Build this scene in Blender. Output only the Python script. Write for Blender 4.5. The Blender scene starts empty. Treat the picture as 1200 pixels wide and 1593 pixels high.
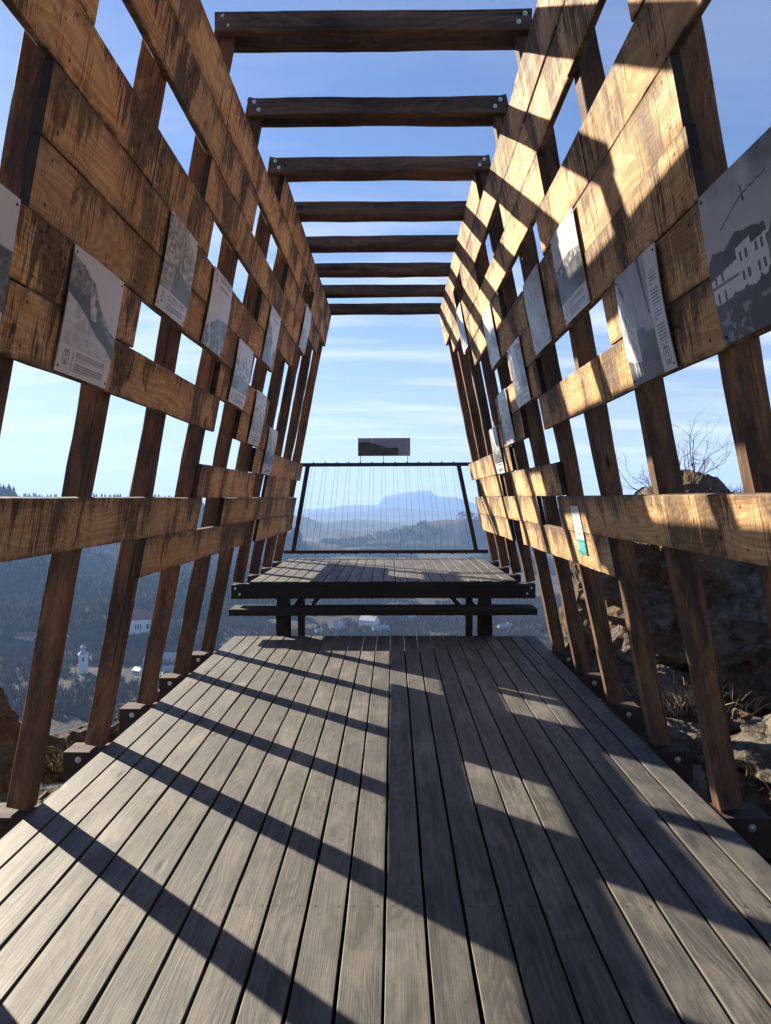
import bpy, bmesh, math, random
import numpy as np
from mathutils import Matrix, Vector

random.seed(7)
rng = np.random.default_rng(7)
scene = bpy.context.scene
COL = scene.collection
R = math.radians

# ------------------------------------------------------------------ camera
F_PX, CY = 1140.0, 822.9
TH, PS, RO = -0.0422, -0.0105, -0.0041
Fv = Vector((math.sin(PS) * math.cos(TH), math.cos(PS) * math.cos(TH), math.sin(TH)))
r0 = Vector((math.cos(PS), -math.sin(PS), 0))
u0 = r0.cross(Fv)
Rv = r0 * math.cos(RO) + u0 * math.sin(RO)
Uv = u0 * math.cos(RO) - r0 * math.sin(RO)
EYE = Vector((0.1152, 0.0, 1.64))
cam_d = bpy.data.cameras.new("camera")
cam = bpy.data.objects.new("camera", cam_d)
COL.objects.link(cam)
M = Matrix.Identity(4)
for i in range(3):
    M[i][0], M[i][1], M[i][2], M[i][3] = Rv[i], Uv[i], -Fv[i], EYE[i]
cam.matrix_world = M
cam_d.sensor_fit = 'VERTICAL'
cam_d.sensor_height = 24.0
cam_d.sensor_width = 24.0
cam_d.lens = F_PX / 1593.0 * 24.0
cam_d.shift_y = (CY - 796.5) / 1593.0
cam_d.clip_start = 0.05
cam_d.clip_end = 40000
scene.camera = cam

# ------------------------------------------------------------------ sun, sky, exposure
SUN_A, SUN_B = 1.50, -1.58            # shadow shift per metre of height
sdir = Vector((-SUN_A, -SUN_B, 1.0)).normalized()   # towards the sun
sun_d = bpy.data.lights.new("sun", 'SUN')
sun_d.energy = 5.0
sun_d.angle = R(0.53)
sun_d.color = (1.0, 0.88, 0.70)
sun = bpy.data.objects.new("sun", sun_d)
COL.objects.link(sun)
sun.rotation_euler = sdir.to_track_quat('Z', 'Y').to_euler()
elev = math.asin(sdir.z)
azim = math.atan2(sdir.x, sdir.y)      # from +Y towards +X

world = bpy.data.worlds.new("World")
scene.world = world
world.use_nodes = True
wt = world.node_tree
wt.nodes.clear()
def N(nt, typ, **kw):
    n = nt.nodes.new(typ)
    for k, v in kw.items():
        if k in ('ins',):
            for kk, vv in v.items():
                n.inputs[kk].default_value = vv
        else:
            setattr(n, k, v)
    return n
def K(nt, a, b):
    nt.links.new(a, b)
sky = N(wt, 'ShaderNodeTexSky', sky_type='NISHITA', sun_disc=False)
sky.sun_elevation = elev
sky.sun_rotation = azim
sky.altitude = 600
sky.air_density = 1.2
sky.dust_density = 0.3
sky.ozone_density = 2.0
wtc = N(wt, 'ShaderNodeTexCoord')
wsep = N(wt, 'ShaderNodeSeparateXYZ')
K(wt, wtc.outputs['Generated'], wsep.inputs[0])
# project the direction on a high flat layer so the cirrus streaks run in perspective
zc = N(wt, 'ShaderNodeMath', operation='ADD'); K(wt, wsep.outputs[2], zc.inputs[0]); zc.inputs[1].default_value = 0.10
zm = N(wt, 'ShaderNodeMath', operation='MAXIMUM'); K(wt, zc.outputs[0], zm.inputs[0]); zm.inputs[1].default_value = 0.02
dx = N(wt, 'ShaderNodeMath', operation='DIVIDE'); K(wt, wsep.outputs[0], dx.inputs[0]); K(wt, zm.outputs[0], dx.inputs[1])
dy = N(wt, 'ShaderNodeMath', operation='DIVIDE'); K(wt, wsep.outputs[1], dy.inputs[0]); K(wt, zm.outputs[0], dy.inputs[1])
cmb = N(wt, 'ShaderNodeCombineXYZ'); K(wt, dx.outputs[0], cmb.inputs[0]); K(wt, dy.outputs[0], cmb.inputs[1])
cmap = N(wt, 'ShaderNodeMapping'); K(wt, cmb.outputs[0], cmap.inputs[0])
cmap.inputs['Scale'].default_value = (0.38, 1.9, 1); cmap.inputs['Rotation'].default_value = (0, 0, R(8)); cmap.inputs['Location'].default_value = (3.1, 1.7, 0)
cn = N(wt, 'ShaderNodeTexNoise'); K(wt, cmap.outputs[0], cn.inputs['Vector'])
cn.inputs['Scale'].default_value = 1.1; cn.inputs['Detail'].default_value = 9; cn.inputs['Roughness'].default_value = 0.58; cn.inputs['Distortion'].default_value = 0.5
cr = N(wt, 'ShaderNodeValToRGB'); K(wt, cn.outputs['Fac'], cr.inputs[0])
cr.color_ramp.elements[0].position = 0.46; cr.color_ramp.elements[0].color = (0, 0, 0, 1)
cr.color_ramp.elements[1].position = 0.68; cr.color_ramp.elements[1].color = (1, 1, 1, 1)
cmul = N(wt, 'ShaderNodeMath', operation='MULTIPLY'); K(wt, cr.outputs[0], cmul.inputs[0]); 
cel = N(wt, 'ShaderNodeValToRGB'); K(wt, wsep.outputs[2], cel.inputs[0])
cel.color_ramp.elements[0].position = 0.0; cel.color_ramp.elements[0].color = (.95, .95, .95, 1)
cel.color_ramp.elements[1].position = 0.62; cel.color_ramp.elements[1].color = (.05, .05, .05, 1)
em = cel.color_ramp.elements.new(.27); em.color = (.85, .85, .85, 1)
em = cel.color_ramp.elements.new(.40); em.color = (.22, .22, .22, 1)
K(wt, cel.outputs[0], cmul.inputs[1])
tint = N(wt, 'ShaderNodeMixRGB', blend_type='MULTIPLY'); tint.inputs[0].default_value = 1.0
K(wt, sky.outputs[0], tint.inputs[1]); tint.inputs[2].default_value = (0.544, 0.646, 0.884, 1)
wmix = N(wt, 'ShaderNodeMixRGB'); K(wt, cmul.outputs[0], wmix.inputs[0]); pass; wmix.inputs[2].default_value = (5.848, 6.324, 6.936, 1)
bg = N(wt, 'ShaderNodeBackground'); bg.inputs[1].default_value = 0.05
hor = N(wt, 'ShaderNodeMath', operation='MULTIPLY'); K(wt, wsep.outputs[2], hor.inputs[0]); hor.inputs[1].default_value = -7.5
hex_ = N(wt, 'ShaderNodeMath', operation='EXPONENT'); K(wt, hor.outputs[0], hex_.inputs[0])
hm_ = N(wt, 'ShaderNodeMath', operation='MULTIPLY', use_clamp=True); K(wt, hex_.outputs[0], hm_.inputs[0]); hm_.inputs[1].default_value = .80
wm2 = N(wt, 'ShaderNodeMixRGB'); K(wt, hm_.outputs[0], wm2.inputs[0]); K(wt, tint.outputs[0], wm2.inputs[1]); wm2.inputs[2].default_value = (4.488, 4.760, 5.644, 1)
K(wt, wm2.outputs[0], wmix.inputs[1]); K(wt, wmix.outputs[0], bg.inputs[0])
wo = N(wt, 'ShaderNodeOutputWorld'); K(wt, bg.outputs[0], wo.inputs[0])

scene.view_settings.view_transform = 'Standard'
scene.view_settings.look = 'None'
scene.view_settings.gamma = 1.0
scene.view_settings.use_curve_mapping = False
scene.view_settings.exposure = 1.74
scene.render.engine = 'CYCLES'
scene.cycles.max_bounces = 12
scene.cycles.diffuse_bounces = 8
scene.cycles.volume_bounces = 1

# ------------------------------------------------------------------ numpy noise
_perm = np.random.default_rng(3).permutation(256)
_perm = np.concatenate([_perm, _perm, _perm])
_val = np.random.default_rng(5).random(256) * 2 - 1
def vnoise(x, y, z=0.0):
    x, y, z = np.broadcast_arrays(np.asarray(x, float), np.asarray(y, float), np.asarray(z, float))
    xi, yi, zi = np.floor(x).astype(int), np.floor(y).astype(int), np.floor(z).astype(int)
    xf, yf, zf = x - xi, y - yi, z - zi
    u, v, w = xf * xf * (3 - 2 * xf), yf * yf * (3 - 2 * yf), zf * zf * (3 - 2 * zf)
    def h(a, b, c):
        return _val[_perm[_perm[_perm[a & 255] + (b & 255)] + (c & 255)]]
    def l(a, b, t): return a + (b - a) * t
    return l(l(l(h(xi, yi, zi), h(xi + 1, yi, zi), u), l(h(xi, yi + 1, zi), h(xi + 1, yi + 1, zi), u), v),
             l(l(h(xi, yi, zi + 1), h(xi + 1, yi, zi + 1), u), l(h(xi, yi + 1, zi + 1), h(xi + 1, yi + 1, zi + 1), u), v), w)
def fbm(x, y, z=0.0, o=4, lac=2.1, g=0.5):
    s, a, f = 0, 1.0, 1.0
    for i in range(o):
        s = s + a * vnoise(np.asarray(x) * f + i * 17.3, np.asarray(y) * f + i * 5.7, np.asarray(z) * f + i * 9.1); a *= g; f *= lac
    return s
def ridged(x, y, z=0.0, o=4):
    s, a, f = 0, 1.0, 1.0
    for i in range(o):
        s = s + a * (1 - 2 * np.abs(vnoise(np.asarray(x) * f + i * 11.3, np.asarray(y) * f + i * 7.7, np.asarray(z) * f + i * 3.3))); a *= 0.5; f *= 2.13
    return s

# ------------------------------------------------------------------ object helpers
def link(name, verts, faces, mat=None, parent=None, smooth=False, mats=None, midx=None):
    me = bpy.data.meshes.new(name)
    me.from_pydata([tuple(v) for v in verts], [], [tuple(f) for f in faces])
    if mats:
        for m in mats: me.materials.append(m)
        if midx is not None: me.polygons.foreach_set('material_index', midx)
    elif mat: me.materials.append(mat)
    if smooth: me.polygons.foreach_set('use_smooth', [True] * len(me.polygons))
    me.update()
    o = bpy.data.objects.new(name, me)
    COL.objects.link(o)
    if parent is not None: o.parent = parent
    return o
def tag(o, label=None, cat=None, group=None, kind=None):
    if label: o['label'] = label
    if cat: o['category'] = cat
    if group: o['group'] = group
    if kind: o['kind'] = kind
    return o
def empty(name, loc=(0, 0, 0), rz=0.0):
    o = bpy.data.objects.new(name, None)
    COL.objects.link(o); o.location = loc; o.rotation_euler = (0, 0, rz); o.empty_display_size = 0.2
    return o
class MB:
    def __init__(self): self.v, self.f, self.m = [], [], []
    def add(self, verts, faces, m=0):
        b = len(self.v); self.v += [tuple(p) for p in verts]
        self.f += [tuple(i + b for i in f) for f in faces]; self.m += [m] * len(faces)
    def box(self, x0, x1, y0, y1, z0, z1, m=0):
        self.add([(x0, y0, z0), (x1, y0, z0), (x1, y1, z0), (x0, y1, z0), (x0, y0, z1), (x1, y0, z1), (x1, y1, z1), (x0, y1, z1)],
                 [(0, 3, 2, 1), (4, 5, 6, 7), (0, 1, 5, 4), (1, 2, 6, 5), (2, 3, 7, 6), (3, 0, 4, 7)], m)
    def tube(self, pts, rads, n=6, m=0, cap=True):
        pts = [Vector(p) for p in pts]; b = len(self.v); up = Vector((0.13, 0.21, 1))
        for i, p in enumerate(pts):
            d = (pts[min(i + 1, len(pts) - 1)] - pts[max(i - 1, 0)]).normalized()
            a = d.cross(up)
            if a.length < 1e-3: a = d.cross(Vector((1, 0, 0)))
            a.normalize(); c = d.cross(a)
            for k in range(n):
                t = 2 * math.pi * k / n
                self.v.append(tuple(p + (a * math.cos(t) + c * math.sin(t)) * rads[i]))
        for i in range(len(pts) - 1):
            for k in range(n):
                self.f.append((b + i * n + k, b + i * n + (k + 1) % n, b + (i + 1) * n + (k + 1) % n, b + (i + 1) * n + k)); self.m.append(m)
        if cap:
            self.f.append(tuple(b + k for k in range(n))[::-1]); self.m.append(m)
            e = b + (len(pts) - 1) * n
            self.f.append(tuple(e + k for k in range(n))); self.m.append(m)
    def build(self, name, mat=None, parent=None, smooth=False, mats=None):
        return link(name, self.v, self.f, mat, parent, smooth, mats, self.m if mats else None)

def timber(name, L, W, T, mat, parent, mtx, seg=None, wob=0.0025, bev=0.004, bow=0.0, x0=None):
    """A sawn board: length along local Y, width along Z (0..W), thickness along X; slightly uneven, with eased edges."""
    seg = seg or max(2, int(L / 0.12))
    if x0 is None: x0 = -T / 2
    s = rng.random() * 100
    prof = [(x0 + bev, 0), (x0 + T - bev, 0), (x0 + T, bev), (x0 + T, W * .5), (x0 + T, W - bev), (x0 + T - bev, W), (x0 + bev, W), (x0, W - bev), (x0, W * .5), (x0, bev)]
    n = len(prof)
    ys = np.linspace(0, L, seg + 1)
    V = []
    for y in ys:
        bx = bow * math.sin(math.pi * y / L)
        e0 = float(fbm(y * 1.7 + s, 3.1, o=3)) * wob; e1 = float(fbm(y * 1.7 + s, 9.7, o=3)) * wob
        cx = float(fbm(y * .8 + s, 20.1, o=2)) * wob * .6
        for k, (a, b) in enumerate(prof):
            j = float(vnoise(y * 6 + s, k * 3.3, 1.0)) * wob * .35
            zz = b + (e0 if b < W * .4 else (e1 if b > W * .6 else 0)) + j
            V.append((a + bx + cx + j * .5, y, zz))
    Fc = []
    for i in range(seg):
        for k in range(n):
            a, b = i * n + k, i * n + (k + 1) % n
            Fc.append((a, a + n, b + n, b))
    Fc.append(tuple(range(n))); Fc.append(tuple(seg * n + k for k in range(n))[::-1])
    o = link(name, V, Fc, mat, parent)
    o.matrix_local = mtx
    return o

def mtx_cols(x, y, z, t):
    m = Matrix.Identity(4)
    for i in range(3): m[i][0], m[i][1], m[i][2], m[i][3] = x[i], y[i], z[i], t[i]
    return m

def bolt(parent, pos, nrm, mat, r=0.02, name='bolt'):
    mb = MB(); nrm = Vector(nrm).normalized(); p = Vector(pos)
    mb.tube([p, p + nrm * .003], [r, r], 14)
    mb.tube([p + nrm * .003, p + nrm * .009, p + nrm * .011], [r * .52, r * .5, r * .3], 8)
    return mb.build(name, mat, parent)

# ------------------------------------------------------------------ materials
def new_mat(name):
    m = bpy.data.materials.new(name); m.use_nodes = True
    nt = m.node_tree; nt.nodes.clear()
    out = N(nt, 'ShaderNodeOutputMaterial'); p = N(nt, 'ShaderNodeBsdfPrincipled')
    K(nt, p.outputs[0], out.inputs[0])
    return m, nt, p
def math_(nt, op, a, b=None, clamp=False):
    n = N(nt, 'ShaderNodeMath', operation=op, use_clamp=clamp)
    for i, v in enumerate((a, b)):
        if v is None: continue
        if isinstance(v, (int, float)): n.inputs[i].default_value = v
        else: K(nt, v, n.inputs[i])
    return n.outputs[0]
def mixc(nt, fac, a, b, mode='MIX'):
    n = N(nt, 'ShaderNodeMixRGB', blend_type=mode)
    for i, v in enumerate((fac, a, b)):
        if isinstance(v, (int, float)): n.inputs[i].default_value = v
        elif isinstance(v, tuple): n.inputs[i].default_value = (*v, 1) if len(v) == 3 else v
        else: K(nt, v, n.inputs[i])
    return n.outputs[0]
def ramp(nt, src, stops):
    n = N(nt, 'ShaderNodeValToRGB'); K(nt, src, n.inputs[0])
    els = n.color_ramp.elements
    while len(els) < len(stops): els.new(0.5)
    for e, (p, c) in zip(els, stops):
        e.position = p; e.color = (c, c, c, 1) if isinstance(c, (int, float)) else (*c, 1)
    return n.outputs[0]
def noise(nt, vec, scale, detail=3, rough=.5, dist=0.0):
    n = N(nt, 'ShaderNodeTexNoise'); K(nt, vec, n.inputs['Vector'])
    n.inputs['Scale'].default_value = scale; n.inputs['Detail'].default_value = detail
    n.inputs['Roughness'].default_value = rough; n.inputs['Distortion'].default_value = dist
    return n.outputs['Fac']
def mapping(nt, vec, scale=(1, 1, 1), loc=(0, 0, 0)):
    n = N(nt, 'ShaderNodeMapping'); K(nt, vec, n.inputs[0])
    n.inputs['Scale'].default_value = scale; n.inputs['Location'].default_value = loc
    return n.outputs[0]

def wood_mat(name, c1, c2, dark, streak=0.0, weather=0.0, wcol=(.2, .2, .19), ringc=0.5, grain=1.0, rough=.8, knots=.7, spread=.25, edge_shade=0.0, spec=.3, bump=.55, blotch=0.0, screw=None, kgate=.62):
    """Timber. Local Y runs along the board, Z across it, X through it (swap for boards lying flat)."""
    m, nt, p = new_mat(name)
    tc = N(nt, 'ShaderNodeTexCoord'); oi = N(nt, 'ShaderNodeObjectInfo')
    off = N(nt, 'ShaderNodeCombineXYZ')
    K(nt, math_(nt, 'MULTIPLY', oi.outputs['Random'], 31.7), off.inputs[0])
    K(nt, math_(nt, 'MULTIPLY', oi.outputs['Random'], 91.3), off.inputs[1])
    K(nt, math_(nt, 'MULTIPLY', oi.outputs['Random'], 17.9), off.inputs[2])
    add = N(nt, 'ShaderNodeVectorMath', operation='ADD'); K(nt, tc.outputs['Object'], add.inputs[0]); K(nt, off.outputs[0], add.inputs[1])
    v = add.outputs[0]
    # growth rings: distorted bands, stretched along the board
    ring_n = noise(nt, mapping(nt, v, (3.2, .55, 3.2)), 1.0, 2, .45)
    rings = math_(nt, 'FRACT', math_(nt, 'MULTIPLY', ring_n, 26.0))
    ringt = ramp(nt, rings, [(0, .15), (.45, .55), (.82, 1.0), (1.0, .1)])
    fine = noise(nt, mapping(nt, v, (160, 3.0, 160)), 1.0, 4, .6)
    mid = noise(nt, mapping(nt, v, (18, 1.2, 18)), 1.0, 4, .6)
    saw = noise(nt, mapping(nt, v, (40, 260, 12)), 1.0, 2, .5)
    col = mixc(nt, ramp(nt, mid, [(.3, 0.0), (.72, 1.0)]), c1, c2)
    col = mixc(nt, math_(nt, 'MULTIPLY', math_(nt, 'SUBTRACT', 1.0, ringt), ringc), col, dark, 'MIX')
    col = mixc(nt, math_(nt, 'MULTIPLY', ramp(nt, fine, [(.38, 1.0), (.56, 0.0)]), .36 * grain), col, dark)
    col = mixc(nt, math_(nt, 'MULTIPLY', ramp(nt, saw, [(.38, 1.0), (.56, 0.0)]), .20 * min(1, grain) * (.35 if grain > 1 else 1)), col, dark)
    if grain > 1:
        lines = noise(nt, mapping(nt, v, (70, 1.4, 70)), 1.0, 5, .6, .3)
        col = mixc(nt, math_(nt, 'MULTIPLY', ramp(nt, lines, [(.40, 1.0), (.54, 0.0)]), .62), col, dark)
        wear = noise(nt, mapping(nt, v, (3, 1.6, 5)), 1.0, 6, .7)
        col = mixc(nt, ramp(nt, wear, [(.46, 0.0), (.66, .55)]), col, tuple(min(1, c * 1.5) for c in c1))
    if blotch > 0:
        bl = noise(nt, mapping(nt, v, (5, 1.1, 6)), 1.0, 6, .72)
        col = mixc(nt, math_(nt, 'MULTIPLY', ramp(nt, bl, [(.46, 0.0), (.60, 1.0)]), blotch), col, tuple(c * .5 for c in dark))
        ck = noise(nt, mapping(nt, v, (38, .55, 38)), 1.0, 3, .5, .2)
        col = mixc(nt, math_(nt, 'MULTIPLY', ramp(nt, ck, [(.33, 1.0), (.37, 0.0)]), .9), col, (.006, .005, .004))
    # board to board difference
    hv = N(nt, 'ShaderNodeHueSaturation'); K(nt, col, hv.inputs['Color'])
    K(nt, math_(nt, 'ADD', math_(nt, 'MULTIPLY', oi.outputs['Random'], 2 * spread), 1 - spread), hv.inputs['Value'])
    col = hv.outputs[0]
    # knots
    vor = N(nt, 'ShaderNodeTexVoronoi'); K(nt, mapping(nt, v, (0, 1.9, 5.5)), vor.inputs['Vector']); vor.inputs['Scale'].default_value = 1.0
    kn = ramp(nt, vor.outputs['Distance'], [(.05, 1.0), (.085, .55), (.14, 0.0)])
    vs_ = N(nt, 'ShaderNodeSeparateXYZ'); K(nt, vor.outputs['Color'], vs_.inputs[0])
    kn = math_(nt, 'MULTIPLY', kn, math_(nt, 'GREATER_THAN', vs_.outputs[0], kgate))
    # grain lines bending round each knot
    gate = math_(nt, 'GREATER_THAN', vs_.outputs[0], kgate)
    halo = math_(nt, 'MULTIPLY', math_(nt, 'MULTIPLY', ramp(nt, vor.outputs['Distance'], [(.08, 1.0), (.34, 0.0)]), gate),
                 ramp(nt, math_(nt, 'FRACT', math_(nt, 'MULTIPLY', math_(nt, 'ADD', vor.outputs['Distance'], math_(nt, 'MULTIPLY', mid, .10)), 24.0)), [(.25, 0.0), (.7, 1.0), (.95, 0.0)]))
    col = mixc(nt, math_(nt, 'MULTIPLY', halo, .55), col, dark)
    col = mixc(nt, math_(nt, 'MULTIPLY', kn, knots), col, tuple(c * .35 for c in dark))
    pin = N(nt, 'ShaderNodeTexVoronoi'); K(nt, mapping(nt, v, (0, 5, 11)), pin.inputs['Vector']); pin.inputs['Scale'].default_value = 1.0
    col = mixc(nt, math_(nt, 'MULTIPLY', ramp(nt, pin.outputs['Distance'], [(.035, 1.0), (.07, 0.0)]), knots * .8), col, tuple(c * .3 for c in dark))
    big = noise(nt, mapping(nt, v, (2.0, 1.3, 2.0)), 1.0, 5, .65)
    if weather > 0:
        col = mixc(nt, math_(nt, 'MULTIPLY', ramp(nt, big, [(.35, 0.0), (.68, 1.0)]), weather), col, wcol)
    if streak > 0:
        # black run-off stains: they start at the upper edge, each with its own reach down the board
        gs = N(nt, 'ShaderNodeSeparateXYZ'); K(nt, tc.outputs['Generated'], gs.inputs[0])
        up = gs.outputs[2]
        # every board has its own amount of staining
        amt = ramp(nt, math_(nt, 'FRACT', math_(nt, 'MULTIPLY', oi.outputs['Random'], 7.31)), [(0, .7), (.3, .95), (1.0, 1.0)])
        wob = N(nt, 'ShaderNodeTexNoise'); K(nt, mapping(nt, v, (1, 9, 9)), wob.inputs['Vector']); wob.inputs['Scale'].default_value = 1.0
        vw = N(nt, 'ShaderNodeVectorMath', operation='MULTIPLY_ADD'); K(nt, wob.outputs['Color'], vw.inputs[0]); vw.inputs[1].default_value = (0, .030, 0); K(nt, v, vw.inputs[2])
        vv_ = vw.outputs[0]
        big_d = noise(nt, mapping(nt, vv_, (0, 7.0, .9)), 1.0, 3, .6)
        med_d = noise(nt, mapping(nt, vv_, (0, 26, 1.6)), 1.0, 4, .65)
        hair = noise(nt, mapping(nt, vv_, (0, 120, 3.0)), 1.0, 3, .6)
        zone = noise(nt, mapping(nt, v, (0, 2.2, 1.2)), 1.0, 3, .55)
        reach = math_(nt, 'MULTIPLY', math_(nt, 'SUBTRACT', 1.0, up), .13)
        def drip(n, lo, w, k=1.0):
            x = math_(nt, 'SUBTRACT', math_(nt, 'ADD', n, math_(nt, 'MULTIPLY', math_(nt, 'SUBTRACT', zone, .5), .95)), math_(nt, 'MULTIPLY', reach, k))
            return math_(nt, 'DIVIDE', math_(nt, 'SUBTRACT', x, lo), w, clamp=True)
        rough_m = ramp(nt, noise(nt, mapping(nt, v, (9, 30, 22)), 1.0, 5, .75), [(.36, .25), (.56, 1.0)])
        d1 = math_(nt, 'MULTIPLY', drip(big_d, .515, .03), rough_m)
        d2 = math_(nt, 'MULTIPLY', drip(med_d, .49, .03), .85)
        d3 = math_(nt, 'MULTIPLY', drip(hair, .50, .03, .5), .8)
        mold = noise(nt, mapping(nt, v, (3, 6, 9)), 1.0, 6, .75)
        edge = math_(nt, 'MULTIPLY', ramp(nt, up, [(0.0, 1.0), (.10, .35), (.22, .08), (.74, .08), (.92, .7), (1.0, 1.0)]), ramp(nt, mold, [(.42, 0.0), (.56, 1.0)]))
        s = math_(nt, 'MAXIMUM', math_(nt, 'MAXIMUM', d1, d2), math_(nt, 'MAXIMUM', d3, edge))
        s = math_(nt, 'MULTIPLY', s, amt)
        col = mixc(nt, math_(nt, 'MULTIPLY', s, streak), col, (.012, .010, .0095))
    if edge_shade > 0:  # shade painted dark into the end faces, weaker into the narrow edges
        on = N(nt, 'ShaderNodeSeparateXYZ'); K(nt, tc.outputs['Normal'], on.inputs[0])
        col = mixc(nt, math_(nt, 'MULTIPLY', ramp(nt, math_(nt, 'ABSOLUTE', on.outputs[1]), [(.7, 0.0), (.9, 1.0)]), edge_shade), col, (.016, .013, .012))
        col = mixc(nt, math_(nt, 'MULTIPLY', ramp(nt, math_(nt, 'ABSOLUTE', on.outputs[2]), [(.5, 0.0), (.9, 1.0)]), edge_shade * .6), col, (.06, .045, .035))
    if screw:
        geo = N(nt, 'ShaderNodeNewGeometry'); gp = N(nt, 'ShaderNodeSeparateXYZ'); K(nt, geo.outputs['Position'], gp.inputs[0])
        op_ = N(nt, 'ShaderNodeSeparateXYZ'); K(nt, tc.outputs['Object'], op_.inputs[0])
        a_ = math_(nt, 'SUBTRACT', math_(nt, 'FRACT', math_(nt, 'ADD', gp.outputs[1], 9.62)), .5)
        b_ = math_(nt, 'SUBTRACT', math_(nt, 'ABSOLUTE', math_(nt, 'SUBTRACT', op_.outputs[2], screw[0])), screw[1])
        r_ = math_(nt, 'SQRT', math_(nt, 'ADD', math_(nt, 'MULTIPLY', a_, a_), math_(nt, 'MULTIPLY', b_, b_)))
        col = mixc(nt, ramp(nt, r_, [(.0045, 1.0), (.007, .35), (.016, 0.0)]), col, (.012, .010, .009))
    K(nt, col, p.inputs['Base Color'])
    K(nt, ramp(nt, mid, [(.2, rough - .12), (.8, min(1, rough + .12))]), p.inputs['Roughness'])
    p.inputs['Specular IOR Level'].default_value = spec
    bmp = N(nt, 'ShaderNodeBump'); bmp.inputs['Strength'].default_value = bump; bmp.inputs['Distance'].default_value = .004
    h = math_(nt, 'ADD', math_(nt, 'MULTIPLY', fine, .6), math_(nt, 'ADD', math_(nt, 'MULTIPLY', ringt, .12), math_(nt, 'SUBTRACT', math_(nt, 'MULTIPLY', saw, .3), kn)))
    K(nt, h, bmp.inputs['Height']); K(nt, bmp.outputs[0], p.inputs['Normal'])
    return m

M_plank = wood_mat('larch_plank', (.95, .62, .28), (.80, .43, .155), (.27, .10, .032), streak=.95, weather=.32, wcol=(.52, .38, .26), ringc=.6, spread=.22, edge_shade=.95, screw=(.138, .086))
M_post = wood_mat('post_timber', (.36, .165, .062), (.17, .075, .032), (.025, .012, .007), streak=0, weather=.75, wcol=(.045, .030, .022), ringc=.45, knots=.9, spread=.25, blotch=.75)
M_beam = wood_mat('beam_timber', (.24, .13, .068), (.12, .07, .042), (.02, .013, .010), streak=0, weather=.55, wcol=(.09, .078, .066), ringc=.6, knots=.9, spread=.3, blotch=.8)
M_floor = wood_mat('floor_board', (.135, .121, .100), (.078, .071, .062), (.015, .014, .0125), streak=0, weather=.55, wcol=(.050, .050, .049), ringc=.75, grain=1.5, knots=1.0, spread=.20, rough=.64, spec=.38, bump=.45, kgate=.35, edge_shade=1.0, screw=(.0725, .047))
M_dark = wood_mat('dark_timber', (.028, .022, .019), (.018, .015, .013), (.008, .007, .006), streak=0, weather=.4, wcol=(.03, .026, .022), ringc=.4, knots=.5)
M_joist = wood_mat('joist_timber', (.055, .026, .014), (.035, .018, .011), (.03, .015, .009), streak=0, weather=.4, wcol=(.06, .045, .035))
def plain(name, c, rough=.5, metal=0.0, spec=.5, var=0.0, scale=30):
    m, nt, p = new_mat(name)
    if var > 0:
        tc = N(nt, 'ShaderNodeTexCoord')
        n = noise(nt, tc.outputs['Object'], scale, 5, .65)
        K(nt, mixc(nt, ramp(nt, n, [(.3, 0.0), (.7, 1.0)]), tuple(x * (1 - var) for x in c), tuple(min(1, x * (1 + var)) for x in c)), p.inputs['Base Color'])
    else: p.inputs['Base Color'].default_value = (*c, 1)
    p.inputs['Roughness'].default_value = rough; p.inputs['Metallic'].default_value = metal; p.inputs['Specular IOR Level'].default_value = spec
    return m
M_steel = plain('galvanised_steel', (.55, .54, .50), .38, .85, var=.25, scale=90)
M_wire = plain('steel_wire', (.018, .018, .02), .8, 0.0)
M_black = plain('black_steel', (.022, .021, .022), .55, .3, var=.3)
M_screw = plain('screw_head', (.06, .055, .05), .45, .7)
M_edge = plain('panel_edge', (.30, .30, .30), .5, .2)

# ------------------------------------------------------------------ the timber frame
LEAN = 0.2017
AL = math.atan(LEAN); CA, SA = math.cos(AL), math.sin(AL)
ROW = 0.2704; H0 = 1.652
def wall_x(h): return 1.4659 - LEAN * (h - 1.64)       # inner plank face, half distance at height h
def wall_frame(s, h, y, off=0.0):
    """Origin on the inner face of the plank wall of side s at height h; off pushes outwards."""
    xl = Vector((CA * 1.0, 0, SA if s > 0 else -SA))    # s>0: outward ; s<0: inward
    zl = Vector((-s * SA, 0, CA))
    o = Vector((s * wall_x(h), y, h)) + xl * (off if s > 0 else -off)
    return xl, Vector((0, 1, 0)), zl, o

pav = tag(empty('timber_pavilion', (0, 4.8, 0)), 'open timber viewing pavilion with leaning slatted walls and rows of roof crossbeams over the walkway', 'pavilion')
def ploc(m): return Matrix.Translation((0, -4.8, 0)) @ m

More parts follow.
